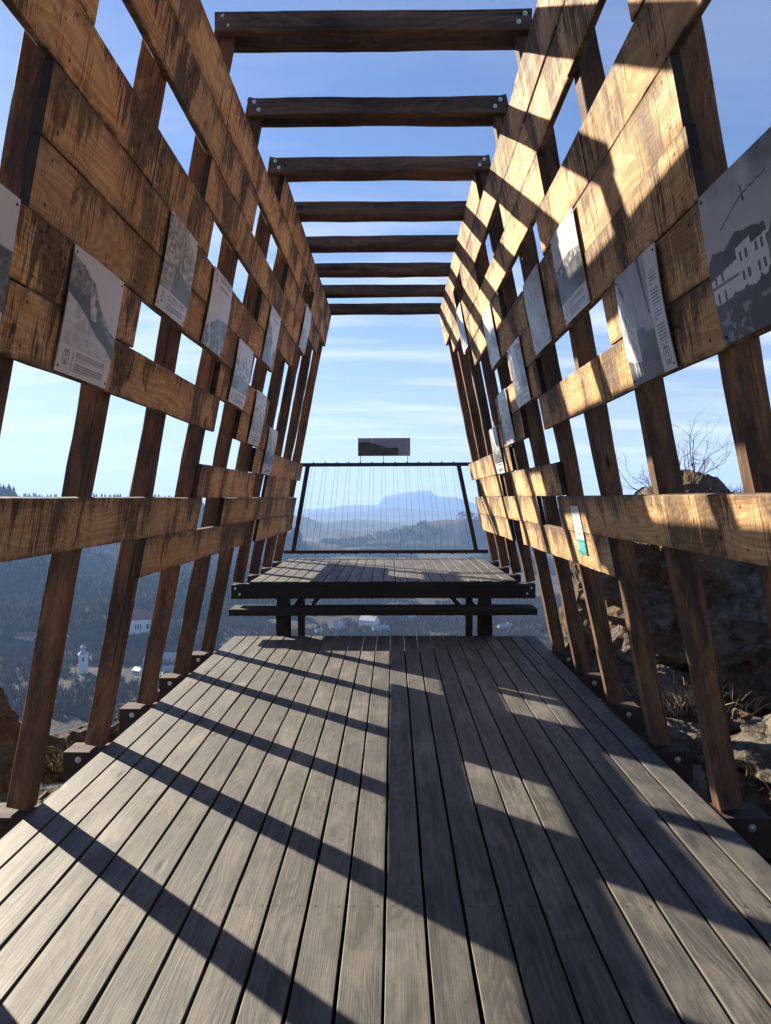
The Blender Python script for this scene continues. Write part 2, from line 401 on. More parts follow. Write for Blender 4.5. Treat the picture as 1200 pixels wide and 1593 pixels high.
NPOST = list(range(-1, 12))
for n in NPOST:
    y0 = n + .833
    for s in (-1, 1):
        hb = -.036 if n < 8 else 0.604
        xl, yl, zl, o = wall_frame(s, hb, y0, .042)
        # local Z across the face (x world), local Y along the height so that the grain runs up the post
        xd = Vector((0, 1, 0)); yd = zl; zd = xd.cross(yd)
        if zd.x * s < 0:
            xd = -xd; zd = xd.cross(yd)
        L = (4.735 - hb) / CA
        base = o.copy()
        t = timber('post', L, .125, .10, M_post, pav, Matrix.Identity(4), seg=34, wob=.006, bev=.006, x0=0 if xd.y > 0 else -.10)
        t.matrix_local = ploc(mtx_cols(xd, yd, zd, base))
for n in NPOST:
    for j, (ya, th) in enumerate(((n + .768, .062), (n + .936, .055))):
        hw = .999 + random.uniform(-.006, .006)
        dz = random.uniform(-.004, .004)
        # board on edge: length along X
        o = timber('crossbeam', 2 * hw, .13, th, M_beam, pav, Matrix.Identity(4), seg=18, wob=.005, bev=.006, x0=0)
        # local X -> world -Y? keep right handed: Y(length)->+X, Z->+Z, X->  Y x Z = X x Z = -Y
        o.matrix_local = ploc(mtx_cols(Vector((0, -1, 0)), Vector((1, 0, 0)), Vector((0, 0, 1)), Vector((-hw, ya + th, 4.602 + dz))))
        if j == 0:
            for s in (-1, 1):
                for (bx, bz) in ((.052, .095), (.085, .035)) if s < 0 else ((.045, .095), (.085, .045)):
                    # local coordinates of the beam: y along, z up, x=th is its front face
                    yy = bx if s < 0 else 2 * hw - bx
                    bolt(o, (th, yy, bz), (1, 0, 0), M_steel, .016)
S, E_ = .80, 1.05
rows = {11 - 1: [(6.85, 11.97)], 9: [(-.2, 4.92), (4.926, 8.9), (9.80, 11.92)], 8: [(-.2, 3.9), (3.906, 6.07), (7.79, 11.08)],
        7: [(-.2, 3.03), (4.74, 9.93)], 6: [(-.2, 3.88), (3.886, 5.03), (6.86, 9.19)], 5: [(2.77, 5.9), (5.906, 8.02)],
        4: [(2.77, 7.02)], 3: [(-.2, 4.03), (5.88, 8.2)], 2: [(-.2, 6.04), (6.88, 9.12)], 1: [(7.93, 12.05)],
        0: [(5.85, 8.16), (8.96, 11.05)], -1: [(-.2, 6.08), (6.9, 12.05)], -2: [(4.83, 8.18), (8.92, 12.08)]}
for s in (-1, 1):
    for k, segs in rows.items():
        for (a, b) in segs:
            h = H0 + ROW * k + random.uniform(-.003, .003)
            a2, b2 = a + random.uniform(-.012, .012), b + random.uniform(-.012, .012)
            xl, yl, zl, o = wall_frame(s, h, a2, random.uniform(-.003, .003))
            T = .04
            timber('wall_plank', b2 - a2, ROW / CA - random.uniform(.002, .006), T, M_plank, pav, ploc(mtx_cols(xl, yl, zl, o)), wob=.0035, x0=0 if s > 0 else -T)

# ------------------------------------------------------------------ walkway floor
fl = tag(empty('walkway_floor', (0, 4.0, 0)), 'weathered grey plank walkway floor striped with shadows between the leaning walls', 'wooden floor')
FT = .032
NB = 23; FP = 3.594 / NB
for i in range(NB):
    x = -1.797 + i * FP
    g = .0130 + random.uniform(-.002, .004)
    cuts = [-1.3]
    if i in (15, 18, 20): cuts.append(7.88)
    cuts = sorted(set(cuts)) + [8.67 + random.uniform(-.006, .012)]
    for a, b in zip(cuts[:-1], cuts[1:]):
        o = timber('floor_board', b - a - .004, FP - g, FT, M_floor, fl, Matrix.Identity(4), wob=.0016, bev=.002, x0=0)
        # lying flat: local Z -> world +X, Y -> +Y, X -> Y x Z = Y x X = -Z
        o.matrix_local = Matrix.Translation((0, -4, 0)) @ mtx_cols(Vector((0, 0, -1)), Vector((0, 1, 0)), Vector((1, 0, 0)), Vector((x + g / 2, a, random.uniform(-.0015, .0015))))
for n in range(-1, 8):
    o = timber('joist', 4.16, .20, .20, M_joist, fl, Matrix.Identity(4), seg=14, wob=.002, x0=0)
    o.matrix_local = Matrix.Translation((0, -4, 0)) @ mtx_cols(Vector((0, -1, 0)), Vector((1, 0, 0)), Vector((0, 0, 1)), Vector((-2.08, n + .80 + .17, -.236)))
    for s in (-1, 1):
        for (bx, bz) in ((.10, .15), (.19, .055)):
            bolt(o, (.20, bx if s < 0 else 4.16 - bx, bz), (1, 0, 0), M_steel, .021)
for x in (-1.79, 1.745):  # beams added along both edges to keep sunlight out from under the floor
    o = timber('side_light_stop', 9.9, .20, .045, M_dark, fl, Matrix.Identity(4), seg=20, x0=0)
    o.matrix_local = Matrix.Translation((0, -4, 0)) @ mtx_cols(Vector((1, 0, 0)), Vector((0, 1, 0)), Vector((0, 0, 1)), Vector((x, -1.25, -.2385)))
for x in (-1.235, .078, 1.32):
    o = timber('bearer', 9.3, .16, .10, M_dark, fl, Matrix.Identity(4), seg=20, x0=0)
    o.matrix_local = Matrix.Translation((0, -4, 0)) @ mtx_cols(Vector((1, 0, 0)), Vector((0, 1, 0)), Vector((0, 0, 1)), Vector((x, -1.0, -.40)))

# ------------------------------------------------------------------ raised deck at the far end
dk = tag(empty('raised_deck', (0, 10.5, 0)), 'raised plank deck on dark legs at the far end, above the bench board', 'deck')
def dloc(m): return Matrix.Translation((0, -10.5, 0)) @ m
nb = 22; dp_ = 3.24 / nb
for i in range(nb):
    x = -1.63 + i * dp_
    cuts = [8.80 + random.uniform(-.01, .01)]
    if i in (17, 19, 20): cuts.append(9.88)
    cuts.append(12.2 + random.uniform(-.01, .01))
    for a, b in zip(cuts[:-1], cuts[1:]):
        o = timber('deck_board', b - a - .004, dp_ - .010, FT, M_floor, dk, Matrix.Identity(4), wob=.002, bev=.003, x0=0)
        o.matrix_local = dloc(mtx_cols(Vector((0, 0, -1)), Vector((0, 1, 0)), Vector((1, 0, 0)), Vector((x + .005, a, .635 + random.uniform(-.003, .003)))))
for n in (8, 9, 10, 11):
    o = timber('edge_beam', 3.66, .17, .20, M_dark if n < 9 else M_joist, dk, Matrix.Identity(4), seg=14, x0=0)
    o.matrix_local = dloc(mtx_cols(Vector((0, -1, 0)), Vector((1, 0, 0)), Vector((0, 0, 1)), Vector((-1.84, n + .77 + .2, .432))))
    if n == 8:
        for s in (-1, 1):
            for (bx, bz) in ((.05, .125), (.10, .055)):
                bolt(o, (.20, bx if s < 0 else 3.66 - bx, bz), (1, 0, 0), M_steel, .014)
for s in (-1, 1):
    mb = MB()      # front legs, wider at the foot
    xc = s * 1.215
    mb.add([(xc - .075, 8.76, .44), (xc + .075, 8.76, .44), (xc + .075, 8.86, .44), (xc - .075, 8.86, .44),
            (xc - .075 - .01, 8.76, .20), (xc + .085, 8.76, .20), (xc + .085, 8.86, .20), (xc - .085, 8.86, .20),
            (xc - (.07 if s < 0 else .09), 8.76, -1.3), (xc + (.12 if s > 0 else .07), 8.76, -1.3), (xc + (.12 if s > 0 else .07), 8.86, -1.3), (xc - (.07 if s < 0 else .09), 8.86, -1.3)],
           [(0, 1, 2, 3)] + [(b + i, b + 4 + i, b + 4 + (i + 1) % 4, b + (i + 1) % 4) for b in (0, 4) for i in range(4)] + [(11, 10, 9, 8)])
    o = mb.build('leg', M_dark, dk); o.location = (0, -10.5, 0)
    mb = MB(); mb.box(s * 1.15 - .045, s * 1.15 + .045, 9.95, 10.05, -2.6, .44)
    o = mb.build('leg', M_dark, dk); o.location = (0, -10.5, 0)
    mb = MB(); mb.tube([(s * 1.13, 9.98, .02), (s * .80, 9.98, .42)], [.03, .03], 4)
    mb.tube([(s * 1.13, 9.1, .28), (s * 1.05, 9.9, .40)], [.028, .028], 4)
    o = mb.build('brace', M_dark, dk); o.location = (0, -10.5, 0)

bn = tag(empty('step_bench', (0, 8.65, 0)), 'long low bench board spanning the walkway in front of the raised deck', 'bench')
o = timber('seat', 3.60, .38, .075, M_dark, bn, Matrix.Identity(4), seg=16, x0=0, wob=.004)
o.matrix_local = Matrix.Translation((0, -8.65, 0)) @ mtx_cols(Vector((0, 0, -1)), Vector((-1, 0, 0)), Vector((0, 1, 0)), Vector((1.79, 8.50, .345)))
for s in (-1, 1):
    mb = MB(); mb.box(s * 1.2 - .05, s * 1.2 + .05, 8.70, 8.755, -.3, .268)
    o = mb.build('leg', M_dark, bn); o.location = (0, -8.65, 0)

# ------------------------------------------------------------------ balustrade with laced wires
rl = tag(empty('wire_balustrade', (0, 12.2, .635)), 'black steel balustrade laced with thin wires at the far edge of the raised deck', 'railing')
def rloc(o): o.location = (0, -12.2, -.635)
mb = MB(); mb.box(-1.44, 1.42, 12.16, 12.22, 2.165, 2.225); o = mb.build('top_rail', M_black, rl); rloc(o)
mb = MB(); mb.box(-1.71, 1.69, 12.16, 12.22, .72, .775); o = mb.build('bottom_rail', M_black, rl); rloc(o)
for s in (-1, 1):
    xt, xb = (-1.30, -1.55) if s < 0 else (1.205, 1.49)
    mb = MB()
    mb.add([(xb - .035, 12.163, .776), (xb + .035, 12.163, .776), (xb + .035, 12.217, .776), (xb - .035, 12.217, .776),
            (xt - .035, 12.163, 2.164), (xt + .035, 12.163, 2.164), (xt + .035, 12.217, 2.164), (xt - .035, 12.217, 2.164)],
           [(0, 1, 2, 3), (7, 6, 5, 4)] + [(i, 4 + i, 4 + (i + 1) % 4, (i + 1) % 4) for i in range(4)])
    o = mb.build('rail_post', M_black, rl); rloc(o)
NW = 13
for i in range(NW):
    xt = -1.20 + i * (2.32 / (NW - 1)); 
    for d in (-1, 1):
        xb = (xt + .02) * 1.19 + d * .055 - .02
        if abs(xb) > 1.50: continue
        mb = MB(); mb.tube([(xt + d * .026, 12.19, 2.164), (xb, 12.19, .776)], [.0021, .0021], 4)
        o = mb.build('wire', M_wire, rl); rloc(o)
    mb = MB(); mb.tube([(xt, 12.19, 2.226), (xt, 12.19, 2.243)], [.013, .011], 6); o = mb.build('nut', M_black, rl); rloc(o)
    mb = MB(); mb.tube([((xt + .02) * 1.19 - .02, 12.19, .72), ((xt + .02) * 1.19 - .02, 12.19, .70)], [.013, .011], 6); o = mb.build('nut', M_black, rl); rloc(o)

#PART2
# ------------------------------------------------------------------ printed photo panels
def vc_mat(name, rough=.35, spec=.5):
    m, nt, p = new_mat(name)
    a = N(nt, 'ShaderNodeVertexColor'); a.layer_name = 'Col'
    tc = N(nt, 'ShaderNodeTexCoord')
    n = noise(nt, tc.outputs['Object'], 9, 4, .6)
    K(nt, mixc(nt, math_(nt, 'MULTIPLY', ramp(nt, n, [(.45, 0.0), (.75, 1.0)]), .10), a.outputs[0], (.40, .37, .33)), p.inputs['Base Color'])
    K(nt, ramp(nt, n, [(.3, rough - .06), (.7, rough + .12)]), p.inputs['Roughness'])
    p.inputs['Specular IOR Level'].default_value = spec
    return m
M_print = vc_mat('printed_panel')
PAPER = np.array([.60, .58, .56])
def tone(g):
    g = np.clip((g - .5) * 1.75 + .48, 0, 1)[..., None]
    return np.array([.02, .026, .034]) * (1 - g) + np.array([.58, .57, .56]) * g ** 1.25
def seg_d(U, V, x0, y0, x1, y1):
    dx, dy = x1 - x0, y1 - y0; t = np.clip(((U - x0) * dx + (V - y0) * dy) / (dx * dx + dy * dy + 1e-9), 0, 1)
    return np.hypot(U - x0 - t * dx, V - y0 - t * dy)
def emblem(U, V, cx, cy, r):
    a = np.abs(np.hypot((U - cx + r * .28) / (r * .62), (V - cy - r * .1) / r) - 1) < .13
    b = np.abs(np.hypot((U - cx - r * .28) / (r * .62), (V - cy - r * .1) / r) - 1) < .13
    c = np.abs(np.hypot((U - cx) / (r * .35), (V - cy + r * .05) / (r * .5)) - 1) < .16
    return a | b | c
def caption(C, U, V, box, emb, nl, vert=False, seed=0):
    """Light caption field with an emblem, a rule and lines of small print."""
    u0_, u1_, v0_, v1_ = box
    reg = (U >= u0_) & (U <= u1_) & (V >= v0_) & (V <= v1_)
    C[reg] = PAPER
    rr = np.random.default_rng(seed)
    ink = np.zeros(U.shape, bool)
    if not vert:
        w = u1_ - u0_
        ink |= emblem(U, V, u0_ + w * .14, v1_ - (v1_ - v0_) * .45, (v1_ - v0_) * .24)
        ink |= (np.abs(U - (u0_ + w * .25)) < .004) & (V < v1_ - (v1_ - v0_) * .15) & (V > v0_ + (v1_ - v0_) * .15)
        vs = np.linspace(v1_ - (v1_ - v0_) * .14, v0_ + (v1_ - v0_) * .2, nl)
        for i, v in enumerate(vs):
            if i == nl // 2: continue
            e = u0_ + w * (.30 + .58 * (rr.uniform(.35, .6) if i in (nl // 2 - 1, nl - 1) else 1))
            l = (np.abs(V - v) < (v1_ - v0_) * .22 / nl) & (U > u0_ + w * .30) & (U < e)
            l &= vnoise(U * 90 + i * 7, i * 3.3) > -.75
            ink |= l
    else:
        w = u1_ - u0_
        ink |= emblem(U, V, (u0_ + u1_) / 2, v0_ + (v1_ - v0_) * .12, w * .28)
        vs = np.linspace(v1_ - .18, v0_ + .22, nl)
        for i, v in enumerate(vs):
            if i in (5, 16): continue
            e = u0_ + w * (.18 + .66 * (rr.uniform(.3, .6) if i in (4, 15) else rr.uniform(.93, 1)))
            ink |= (np.abs(V - v) < .006) & (U > u0_ + w * .18) & (U < e)
    C[ink & reg] = np.array([.13, .13, .135])
def hill(U, pts):
    xs, ys = zip(*pts); return np.interp(U, xs, ys)
def art(kind, U, V):
    n1 = fbm(U * 5 + kind * 13, V * 5, kind, 5); n2 = fbm(U * 22 + kind, V * 22, kind * 2.0, 4); n3 = ridged(U * 9 + kind, V * 9, kind * 1.7, 4)
    sky_ = .86 - .12 * (1 - V) + .03 * n1
    g = sky_.copy()
    def fill(mask, val): g[mask] = (val if np.isscalar(val) else val[mask])
    if kind == 1:      # long wooded ridge falling to the right, pale boulder in the foreground
        h1 = hill(U, [(0, .93), (.2, .86), (.42, .74), (.62, .52), (.8, .38), (1, .30)]) + .02 * n1
        fill(V < h1, .30 + .16 * n2 + .10 * n3)
        h0 = hill(U, [(0, .62), (.35, .55), (.6, .42), (1, .2)]) + .03 * n1
        fill(V < h0, .16 + .07 * n2)
        sc = (np.abs(U - (.40 + .35 * (.62 - V))) < .05 + .02 * n2) & (V < .66) & (V > .36); fill(sc, .62 + .2 * n2)
        h2 = hill(U, [(0, .52), (.22, .45), (.45, .30), (.6, .22), (.8, .16), (1, .05)]) + .01 * n1
        fill(V < h2, .66 + .10 * n3)
    elif kind == 2:    # rough rocky slope, small patch of sky in the corner
        h1 = hill(U, [(0, 1.2), (.55, 1.05), (.7, .86), (.85, .80), (1, .72)]) + .03 * n1
        fill(V < h1, .30 + .22 * n3 + .14 * n2)
        d = (V < .62 + .1 * n1) & (V > .25) & (n2 > .18); fill(d, .72)
        fill((V < .34 - .25 * (U - .6)) & (U > .35), .22)
    elif kind == 3:    # pale valley with a bright winding road and a dark crest
        h1 = hill(U, [(0, .30), (.2, .40), (.45, .56), (.7, .60), (1, .62)]) + .03 * n1
        fill(V < h1, .30 + .08 * n2)
        d = np.abs(U - (.22 + .06 * np.sin(V * 14))) < .035 - .03 * V; fill(d & (V < .66), .78)
        d = (V < .34) & (n2 > .2); fill(d, .60)
    elif kind == 4:    # spiky plants against the sky
        h1 = .56 + .25 * np.abs(np.sin(U * 9 + n1 * 2)) * (1 - U * .3) + .05 * n2
        fill(V < h1, .42 + .25 * n3)
        fill(V < .30 + .04 * n1, .36 + .15 * n2)
    elif kind == 5:    # dark slope on the left, pale path
        h1 = hill(U, [(0, .95), (.3, .86), (.5, .62), (.8, .44), (1, .40)]) + .03 * n1
        fill(V < h1, .33 + .10 * n2)
        d = seg_d(U, V, .62, .5, .75, .12) < .05; fill(d, .74)
    elif kind == 6:    # mottled hillside seen from above
        fill(V < 2, .50 + .20 * n3 + .18 * n2)
        fill(V < .42 + .1 * n1, .62 + .2 * n2)
    elif kind == 7:    # diagonal ridge with pale scree
        h1 = .98 - .4 * U + .05 * n1; fill(V < h1, .55 + .16 * n2)
        d = seg_d(U, V, .25, .95, .85, .15) < .05 + .03 * n2; fill(d, .85)
        fill(V < .25 + .1 * n1, .30 + .2 * n2)
    elif kind == 8:    # pale sky with jagged trees
        h1 = .40 + .18 * np.abs(fbm(U * 9, 2.2, o=3)) + .03 * n2; fill(V < h1, .48 + .15 * n2)
    elif kind == 9:    # dark rocks above the small print
        fill(V < .98 - .1 * U + .03 * n1, .30 + .25 * n2)
        d = seg_d(U, V, .4, .95, .6, .3) < .10 + .05 * n1; fill(d, .8 + .15 * n3)
    elif kind == 10:   # town street with white houses, dark hills, a rope walker above the crowd
        fill(V > -1, .66 - .22 * np.exp(-((V - 1.0) / .25) ** 2) * (1 + n1) + .04 * n1)
        h1 = hill(U, [(0, .54), (.08, .60), (.18, .56), (.30, .62), (.42, .60), (.55, .56), (.6, .4), (1, .4)]) + .012 * n2
        fill(V < h1, .14 + .03 * n2)
        for (a, b, t0, t1, val) in ((0, .28, .43, .47, .80), (.28, .42, .53, .55, .86), (.42, .60, .50, .52, .80)):
            top = t0 + (t1 - t0) * (U - a) / (b - a)
            fill((U > a) & (U < b) & (V < top) & (V > .22), val)
        for cx in (.05, .12, .32, .37, .46, .51, .56):
            for cy in (.30, .42):
                fill((np.abs(U - cx) < .012) & (np.abs(V - cy - .05 * (cx > .28)) < .03), .28)
        fill((U < .28) & (np.abs(V - .375) < .008), .35)
        rt = hill(U, [(.55, .46), (.78, .83), (.83, .80), (1, .83)]); fill((U > .55) & (V < rt) & (V > .30), .36 + .05 * n2)
        fill((U > .60) & (V < hill(U, [(.6, .42), (.8, .62), (1, .64)])) & (V > .30), .62)
        for cx in (.68, .76, .86): fill((np.abs(U - cx) < .015) & (np.abs(V - .48 - (cx - .68) * .4) < .035), .25)
        fill(V < .27 + .02 * n2 + .16 * np.clip(U - .3, 0, 1), .12 + .10 * (n2 > .12) + .05 * n2)
        fill((V < .2 + .12 * np.clip(U - .5, 0, 1)) & (n2 > .1), .45)
        fill((V < .17) & (U > .30) & (U < .48), .14)
        g2 = seg_d(U, V, .18, .70, .40, .80); g3 = seg_d(U, V, .40, .80, .62, .82); g4 = seg_d(U, V, .405, .85, .42, .765)
        fill((g2 < .005) | (g3 < .005), .22); fill(g4 < .008 + .004 * n2, .12)
        fill(seg_d(U, V, .52, .82, .78, 1.0) < .002, .45)
        d = seg_d(U, V, .74, 1, .78, .86) < .004; fill(d, .4)
    elif kind == 11:   # street with a tall white facade on the left, spire and dark pole
        fill(V > -1, .58 + .05 * n1)
        fill(V < .44 - .05 * U + .02 * n1, .26 + .05 * n2)
        fill((V < .45) & (V < .62 - .9 * np.abs(U - .50)) & (U > .33), .20)
        fill(np.abs(U - .56) < .022 * np.clip((.72 - V) / .2, 0, 1), .24)
        fac = hill(U, [(0, .95), (.08, .88), (.22, .72), (.42, .52), (.5, .44)]); fill((U < .48) & (V < fac) & (V > .24 - .2 * U), .86)
        fill((U < .42) & (np.abs(V - fac + .04) < .014), .40)
        fill((U > .10) & (U < .26) & (np.abs(V - (1.02 - .95 * U)) < .05), .33)
        for cx, w_ in ((.10, .016), (.18, .014), (.25, .012), (.31, .012), (.37, .010)):
            for q in (.22, .42): fill((np.abs(U - cx) < w_) & (np.abs(V - (fac - q * (1 - cx))) < .045), .40)
        fill(V < .22 - .1 * U, .34 + .04 * n2)
        for cx in (.20, .30, .40): fill((np.abs(U - cx) < .012) & (V < .24) & (V > .06), .8)
        fill(seg_d(U, V, .80, 1.0, .96, .45) < .014 + .05 * (V - .45), .17)
        fill((np.abs(U - .93) < .03) & (np.abs(V - .47) < .035), .72)
    elif kind == 12:   # pale crag with trees
        h1 = hill(U, [(0, .66), (.25, .80), (.5, .98), (.8, 1.1), (1, 1.1)]) + .03 * n1
        fill(V < h1, .62 + .18 * n3)
        fill(V < .52 + .06 * n1, .40 + .25 * n2)
        fill(V < .40 + .04 * n1, .22 + .04 * n2)
    elif kind == 13:   # pale print, faint rooftops
        fill(V > -1, .62 + .10 * n2)
        for i in range(9):
            cx, cy = .15 + .08 * i, .72 - .03 * ((i * 5) % 7); fill((np.abs(U - cx) < .022) & (np.abs(V - cy) < .07) & (n2 > -.2), .42)
        fill(V < .35, .55 + .08 * n2)
    elif kind == 0:    # nearly all sky, a low dark hill
        fill(V < .45 + .1 * U + .03 * n1, .30 + .12 * n2)
    return np.clip(g, .02, 1)

def panel(s, y0, y1, k0, k1, kind, cap, label, res, extra=0.0, flip=False):
    """cap: 'b' bottom, 't' top, 'r' right column, '' none."""
    zl_h = ROW * (k1 - k0) / CA - .012
    W = y1 - y0
    root = empty('photo_panel', (0, 0, 0))
    h = H0 + ROW * k0 + .006
    xl, yl, zl, o = wall_frame(s, h, (y0 + y1) / 2, -.016)
    root.matrix_world = mtx_cols(xl, yl, zl, o)
    inn = -1 if s > 0 else 1          # local X towards the walkway
    nu = int(res * W / .56) ; nv = res
    uu = np.linspace(0, 1, nu + 1); vv = np.linspace(0, 1, nv + 1)
    UU, VV = np.meshgrid(uu, vv)
    yl_ = (UU - .5) * W
    if s > 0: yl_ = -yl_              # seen from inside the left edge of a right-hand panel is the far one
    bow = .010 * np.sin(VV * math.pi) * rng.uniform(.3, 1) + .004 * np.sin(UU * math.pi)
    X = inn * (bow + .0015)
    P = np.stack([X, yl_, VV * zl_h], -1).reshape(-1, 3)
    idx = np.arange((nu + 1) * (nv + 1)).reshape(nv + 1, nu + 1)
    Fq = np.stack([idx[:-1, :-1], idx[:-1, 1:], idx[1:, 1:], idx[1:, :-1]], -1).reshape(-1, 4)
    C = tone(art(kind, UU, (VV - (.23 if cap == 'b' else 0)) / (.77 if cap in ('b', 't') else 1) if cap != 'r' else VV) if cap != 'r' else art(kind, UU / .76, VV))
    if cap == 'b': caption(C, UU, VV, (0, 1, 0, .23), 0, 9, seed=kind)
    if cap == 't': caption(C, UU, VV, (0, 1, .76, 1), 0, 8, seed=kind)
    if cap == 'r': caption(C, UU, VV, (.76, 1, 0, 1), 0, 24, True, seed=kind)
    me = bpy.data.meshes.new('print'); me.from_pydata(P.tolist(), [], Fq.tolist())
    me.materials.append(M_print)
    ca = me.color_attributes.new('Col', 'FLOAT_COLOR', 'POINT')
    ca.data.foreach_set('color', np.concatenate([C.reshape(-1, 3), np.ones((C.shape[0] * C.shape[1], 1))], 1).astype(np.float32).ravel())
    me.polygons.foreach_set('use_smooth', [True] * len(me.polygons)); me.update()
    pr = bpy.data.objects.new('print', me); COL.objects.link(pr); pr.parent = root
    # aluminium backing sheet following the same curve
    mb = MB(); ns = 12
    ring = []
    for i in range(ns + 1):
        v = i / ns; b = float(np.interp(v, vv, bow[:, nu // 2]))
        for yy in (-W / 2 - .001, W / 2 + .001):
            ring += [(inn * (b - .0085 + .006), yy, v * zl_h), (inn * (b - .0085 + .002), yy, v * zl_h)]
    fcs = []
    for i in range(ns):
        a = i * 4
        for p_, q_ in ((0, 2), (2, 3), (3, 1), (1, 0)): fcs.append((a + p_, a + q_, a + 4 + q_, a + 4 + p_))
    fcs += [(0, 1, 3, 2), (ns * 4, ns * 4 + 2, ns * 4 + 3, ns * 4 + 1)]
    mb.add(ring, fcs); mb.build('backing', M_edge, root)
    for a in (-1, 1):
        for b in (.045, .955):
            bx = float(np.interp(b, vv, bow[:, 3])) + .001
            m2 = MB(); p = Vector((inn * bx, a * (W / 2 - .022), b * zl_h)); d = Vector((inn, 0, 0))
            m2.tube([p - d * .02, p + d * .003, p + d * .005], [.006, .006, .003], 8); m2.build('screw', M_screw, root)
    return tag(root, label, 'photo panel', 'black and white photo panels screwed to the plank walls')
panel(-1, 1.95, 2.69, 2, 4, 0, 'b', 'light photo panel cut off by the left edge of the photo', 70)
panel(-1, 3.15, 3.71, 2, 4, 1, 'b', 'large photo panel on left wall showing a wooded mountain ridge above a pale boulder', 150)
panel(-1, 4.18, 4.73, 4, 6, 2, 'b', 'photo panel on left wall showing a dark rocky slope with a small corner of sky', 130)
panel(-1, 5.18, 5.74, 4, 6, 3, 't', 'photo panel on left wall with small print at its top above a pale valley', 110)
panel(-1, 6.24, 6.86, 3, 5, 4, 'b', 'photo panel on left wall showing spiky plants, below the pale valley panel', 80)
panel(-1, 7.27, 7.85, 5, 7, 5, 't', 'photo panel on left wall with a dark slope and pale path under its small print', 70)
panel(-1, 7.33, 7.90, 2, 4, 6, 'b', 'photo panel on left wall showing a mottled hillside, second lowest of its row', 70)
panel(-1, 8.38, 8.95, 1, 3, 7, 'b', 'narrow looking photo panel low on left wall showing pale scree, just above the lowest planks', 60)
panel(-1, 9.27, 9.84, 7, 9, 8, '', 'highest and farthest photo panel on the left wall, pale sky above jagged trees', 50)
panel(1, 1.75, 2.73, 2, 4, 10, 'r', 'largest photo panel, at right edge, showing white town houses and a rope walker', 170)
panel(1, 3.18, 3.74, 2, 4, 11, 'r', 'photo panel on right wall showing a white facade, small print in a side column', 150)
panel(1, 4.18, 4.75, 4, 6, 12, 'b', 'photo panel on right wall showing a pale sunlit crag above dark woods', 120)
panel(1, 5.18, 5.74, 4, 6, 13, '', 'pale bluish photo panel on right wall without small print, faint rooftops on top', 90)
panel(1, 6.24, 6.86, 3, 5, 9, 'b', 'photo panel on right wall showing bright rocks, beside an orange sunlit plank end', 80)
panel(1, 7.27, 7.85, 5, 7, 4, 'b', 'photo panel high on right wall showing spiky plants, half in a slanting shadow', 70)
panel(1, 7.33, 7.90, 2, 4, 6, '', 'photo panel low on right wall showing a mottled hillside with a sunlit lower edge', 60)
panel(1, 8.38, 8.95, 1, 3, 7, 'b', 'lowest photo panel on the right wall showing pale scree beside dark trees', 60)
panel(1, 9.27, 9.84, 7, 9, 5, 'b', 'farthest and highest photo panel on the right wall, pale slope under the crossbeams', 50)

# small white and teal notice on the right wall
def quadpanel(root, inn, W, H, res, colfn, name, mat, off=.0015):
    nu, nv = int(res), int(res * H / W)
    UU, VV = np.meshgrid(np.linspace(0, 1, nu + 1), np.linspace(0, 1, nv + 1))
    P = np.stack([np.full_like(UU, inn * off), -(UU - .5) * W if inn < 0 else (UU - .5) * W, VV * H], -1).reshape(-1, 3)
    idx = np.arange((nu + 1) * (nv + 1)).reshape(nv + 1, nu + 1)
    Fq = np.stack([idx[:-1, :-1], idx[:-1, 1:], idx[1:, 1:], idx[1:, :-1]], -1).reshape(-1, 4)
    C = colfn(UU, VV)
    me = bpy.data.meshes.new(name); me.from_pydata(P.tolist(), [], Fq.tolist()); me.materials.append(mat)
    ca = me.color_attributes.new('Col', 'FLOAT_COLOR', 'POINT')
    ca.data.foreach_set('color', np.concatenate([C.reshape(-1, 3), np.ones((C.shape[0] * C.shape[1], 1))], 1).astype(np.float32).ravel())
    o = bpy.data.objects.new(name, me); COL.objects.link(o); o.parent = root
    return o
nt_ = empty('notice')
xl, yl, zl, o_ = wall_frame(1, H0 + ROW * -1.62, 5.52, -.006)
nt_.matrix_world = mtx_cols(xl, yl, zl, o_)
def notice_cols(U, V):
    C = np.tile(np.array([.66, .68, .66]), U.shape + (1,))
    ink = vnoise(U * 60, np.floor(V * 40)) > -.35
    C[(np.abs(V - .865) < .022) & (U > .10) & (U < .93) & ~((U > .50) & (U < .56)) & (vnoise(U * 45, V * 8) > -.4)] = (.22, .45, .45)
    C[(np.abs(V - .795) < .007) & (U > .15) & (U < .9) & ink] = (.3, .3, .3)
    a = (np.abs(np.abs(U - .5) - .13) < .022) & (V > .52) & (V < .68)
    b = (np.abs(U - .5) < .15) & ((np.abs(V - .68) < .006) | (np.abs(V - .52 - .2 * np.abs(U - .5)) < .008))
    C[a | b] = (.15, .15, .15)
    C[(np.abs(V - .42) < .016) & (U > .25) & (U < .75) & (vnoise(U * 40, 3.) > -.3)] = (.12, .12, .12)
    C[(np.abs(V - .37) < .005) & (U > .35) & (U < .65)] = (.4, .2, .2)
    t = V < .30; C[t] = (.03, .33, .36)
    C[t & (np.abs(U - .15) < .05) & (V > .08) & (V < .25)] = (.6, .68, .68)
    for i, v in enumerate((.22, .155, .09)): C[(np.abs(V - v) < .016) & (U > .30) & (U < .86 - .08 * (i == 1)) & ink] = (.28, .55, .58)
    return C
quadpanel(nt_, -1, .235, .37, 90, notice_cols, 'print', M_print)
mb = MB(); mb.box(-.001, .003, -.1175, .1175, 0, .37); mb.build('backing', M_edge, nt_)
for a in (-1, 1):
    for b in (.02, .35):
        m2 = MB(); m2.tube([(-.001, a * .105, b), (-.004, a * .105, b)], [.005, .004], 8); m2.build('screw', M_screw, nt_)
tag(nt_, 'small white and teal notice screwed across two sunlit planks on the right wall', 'sign')

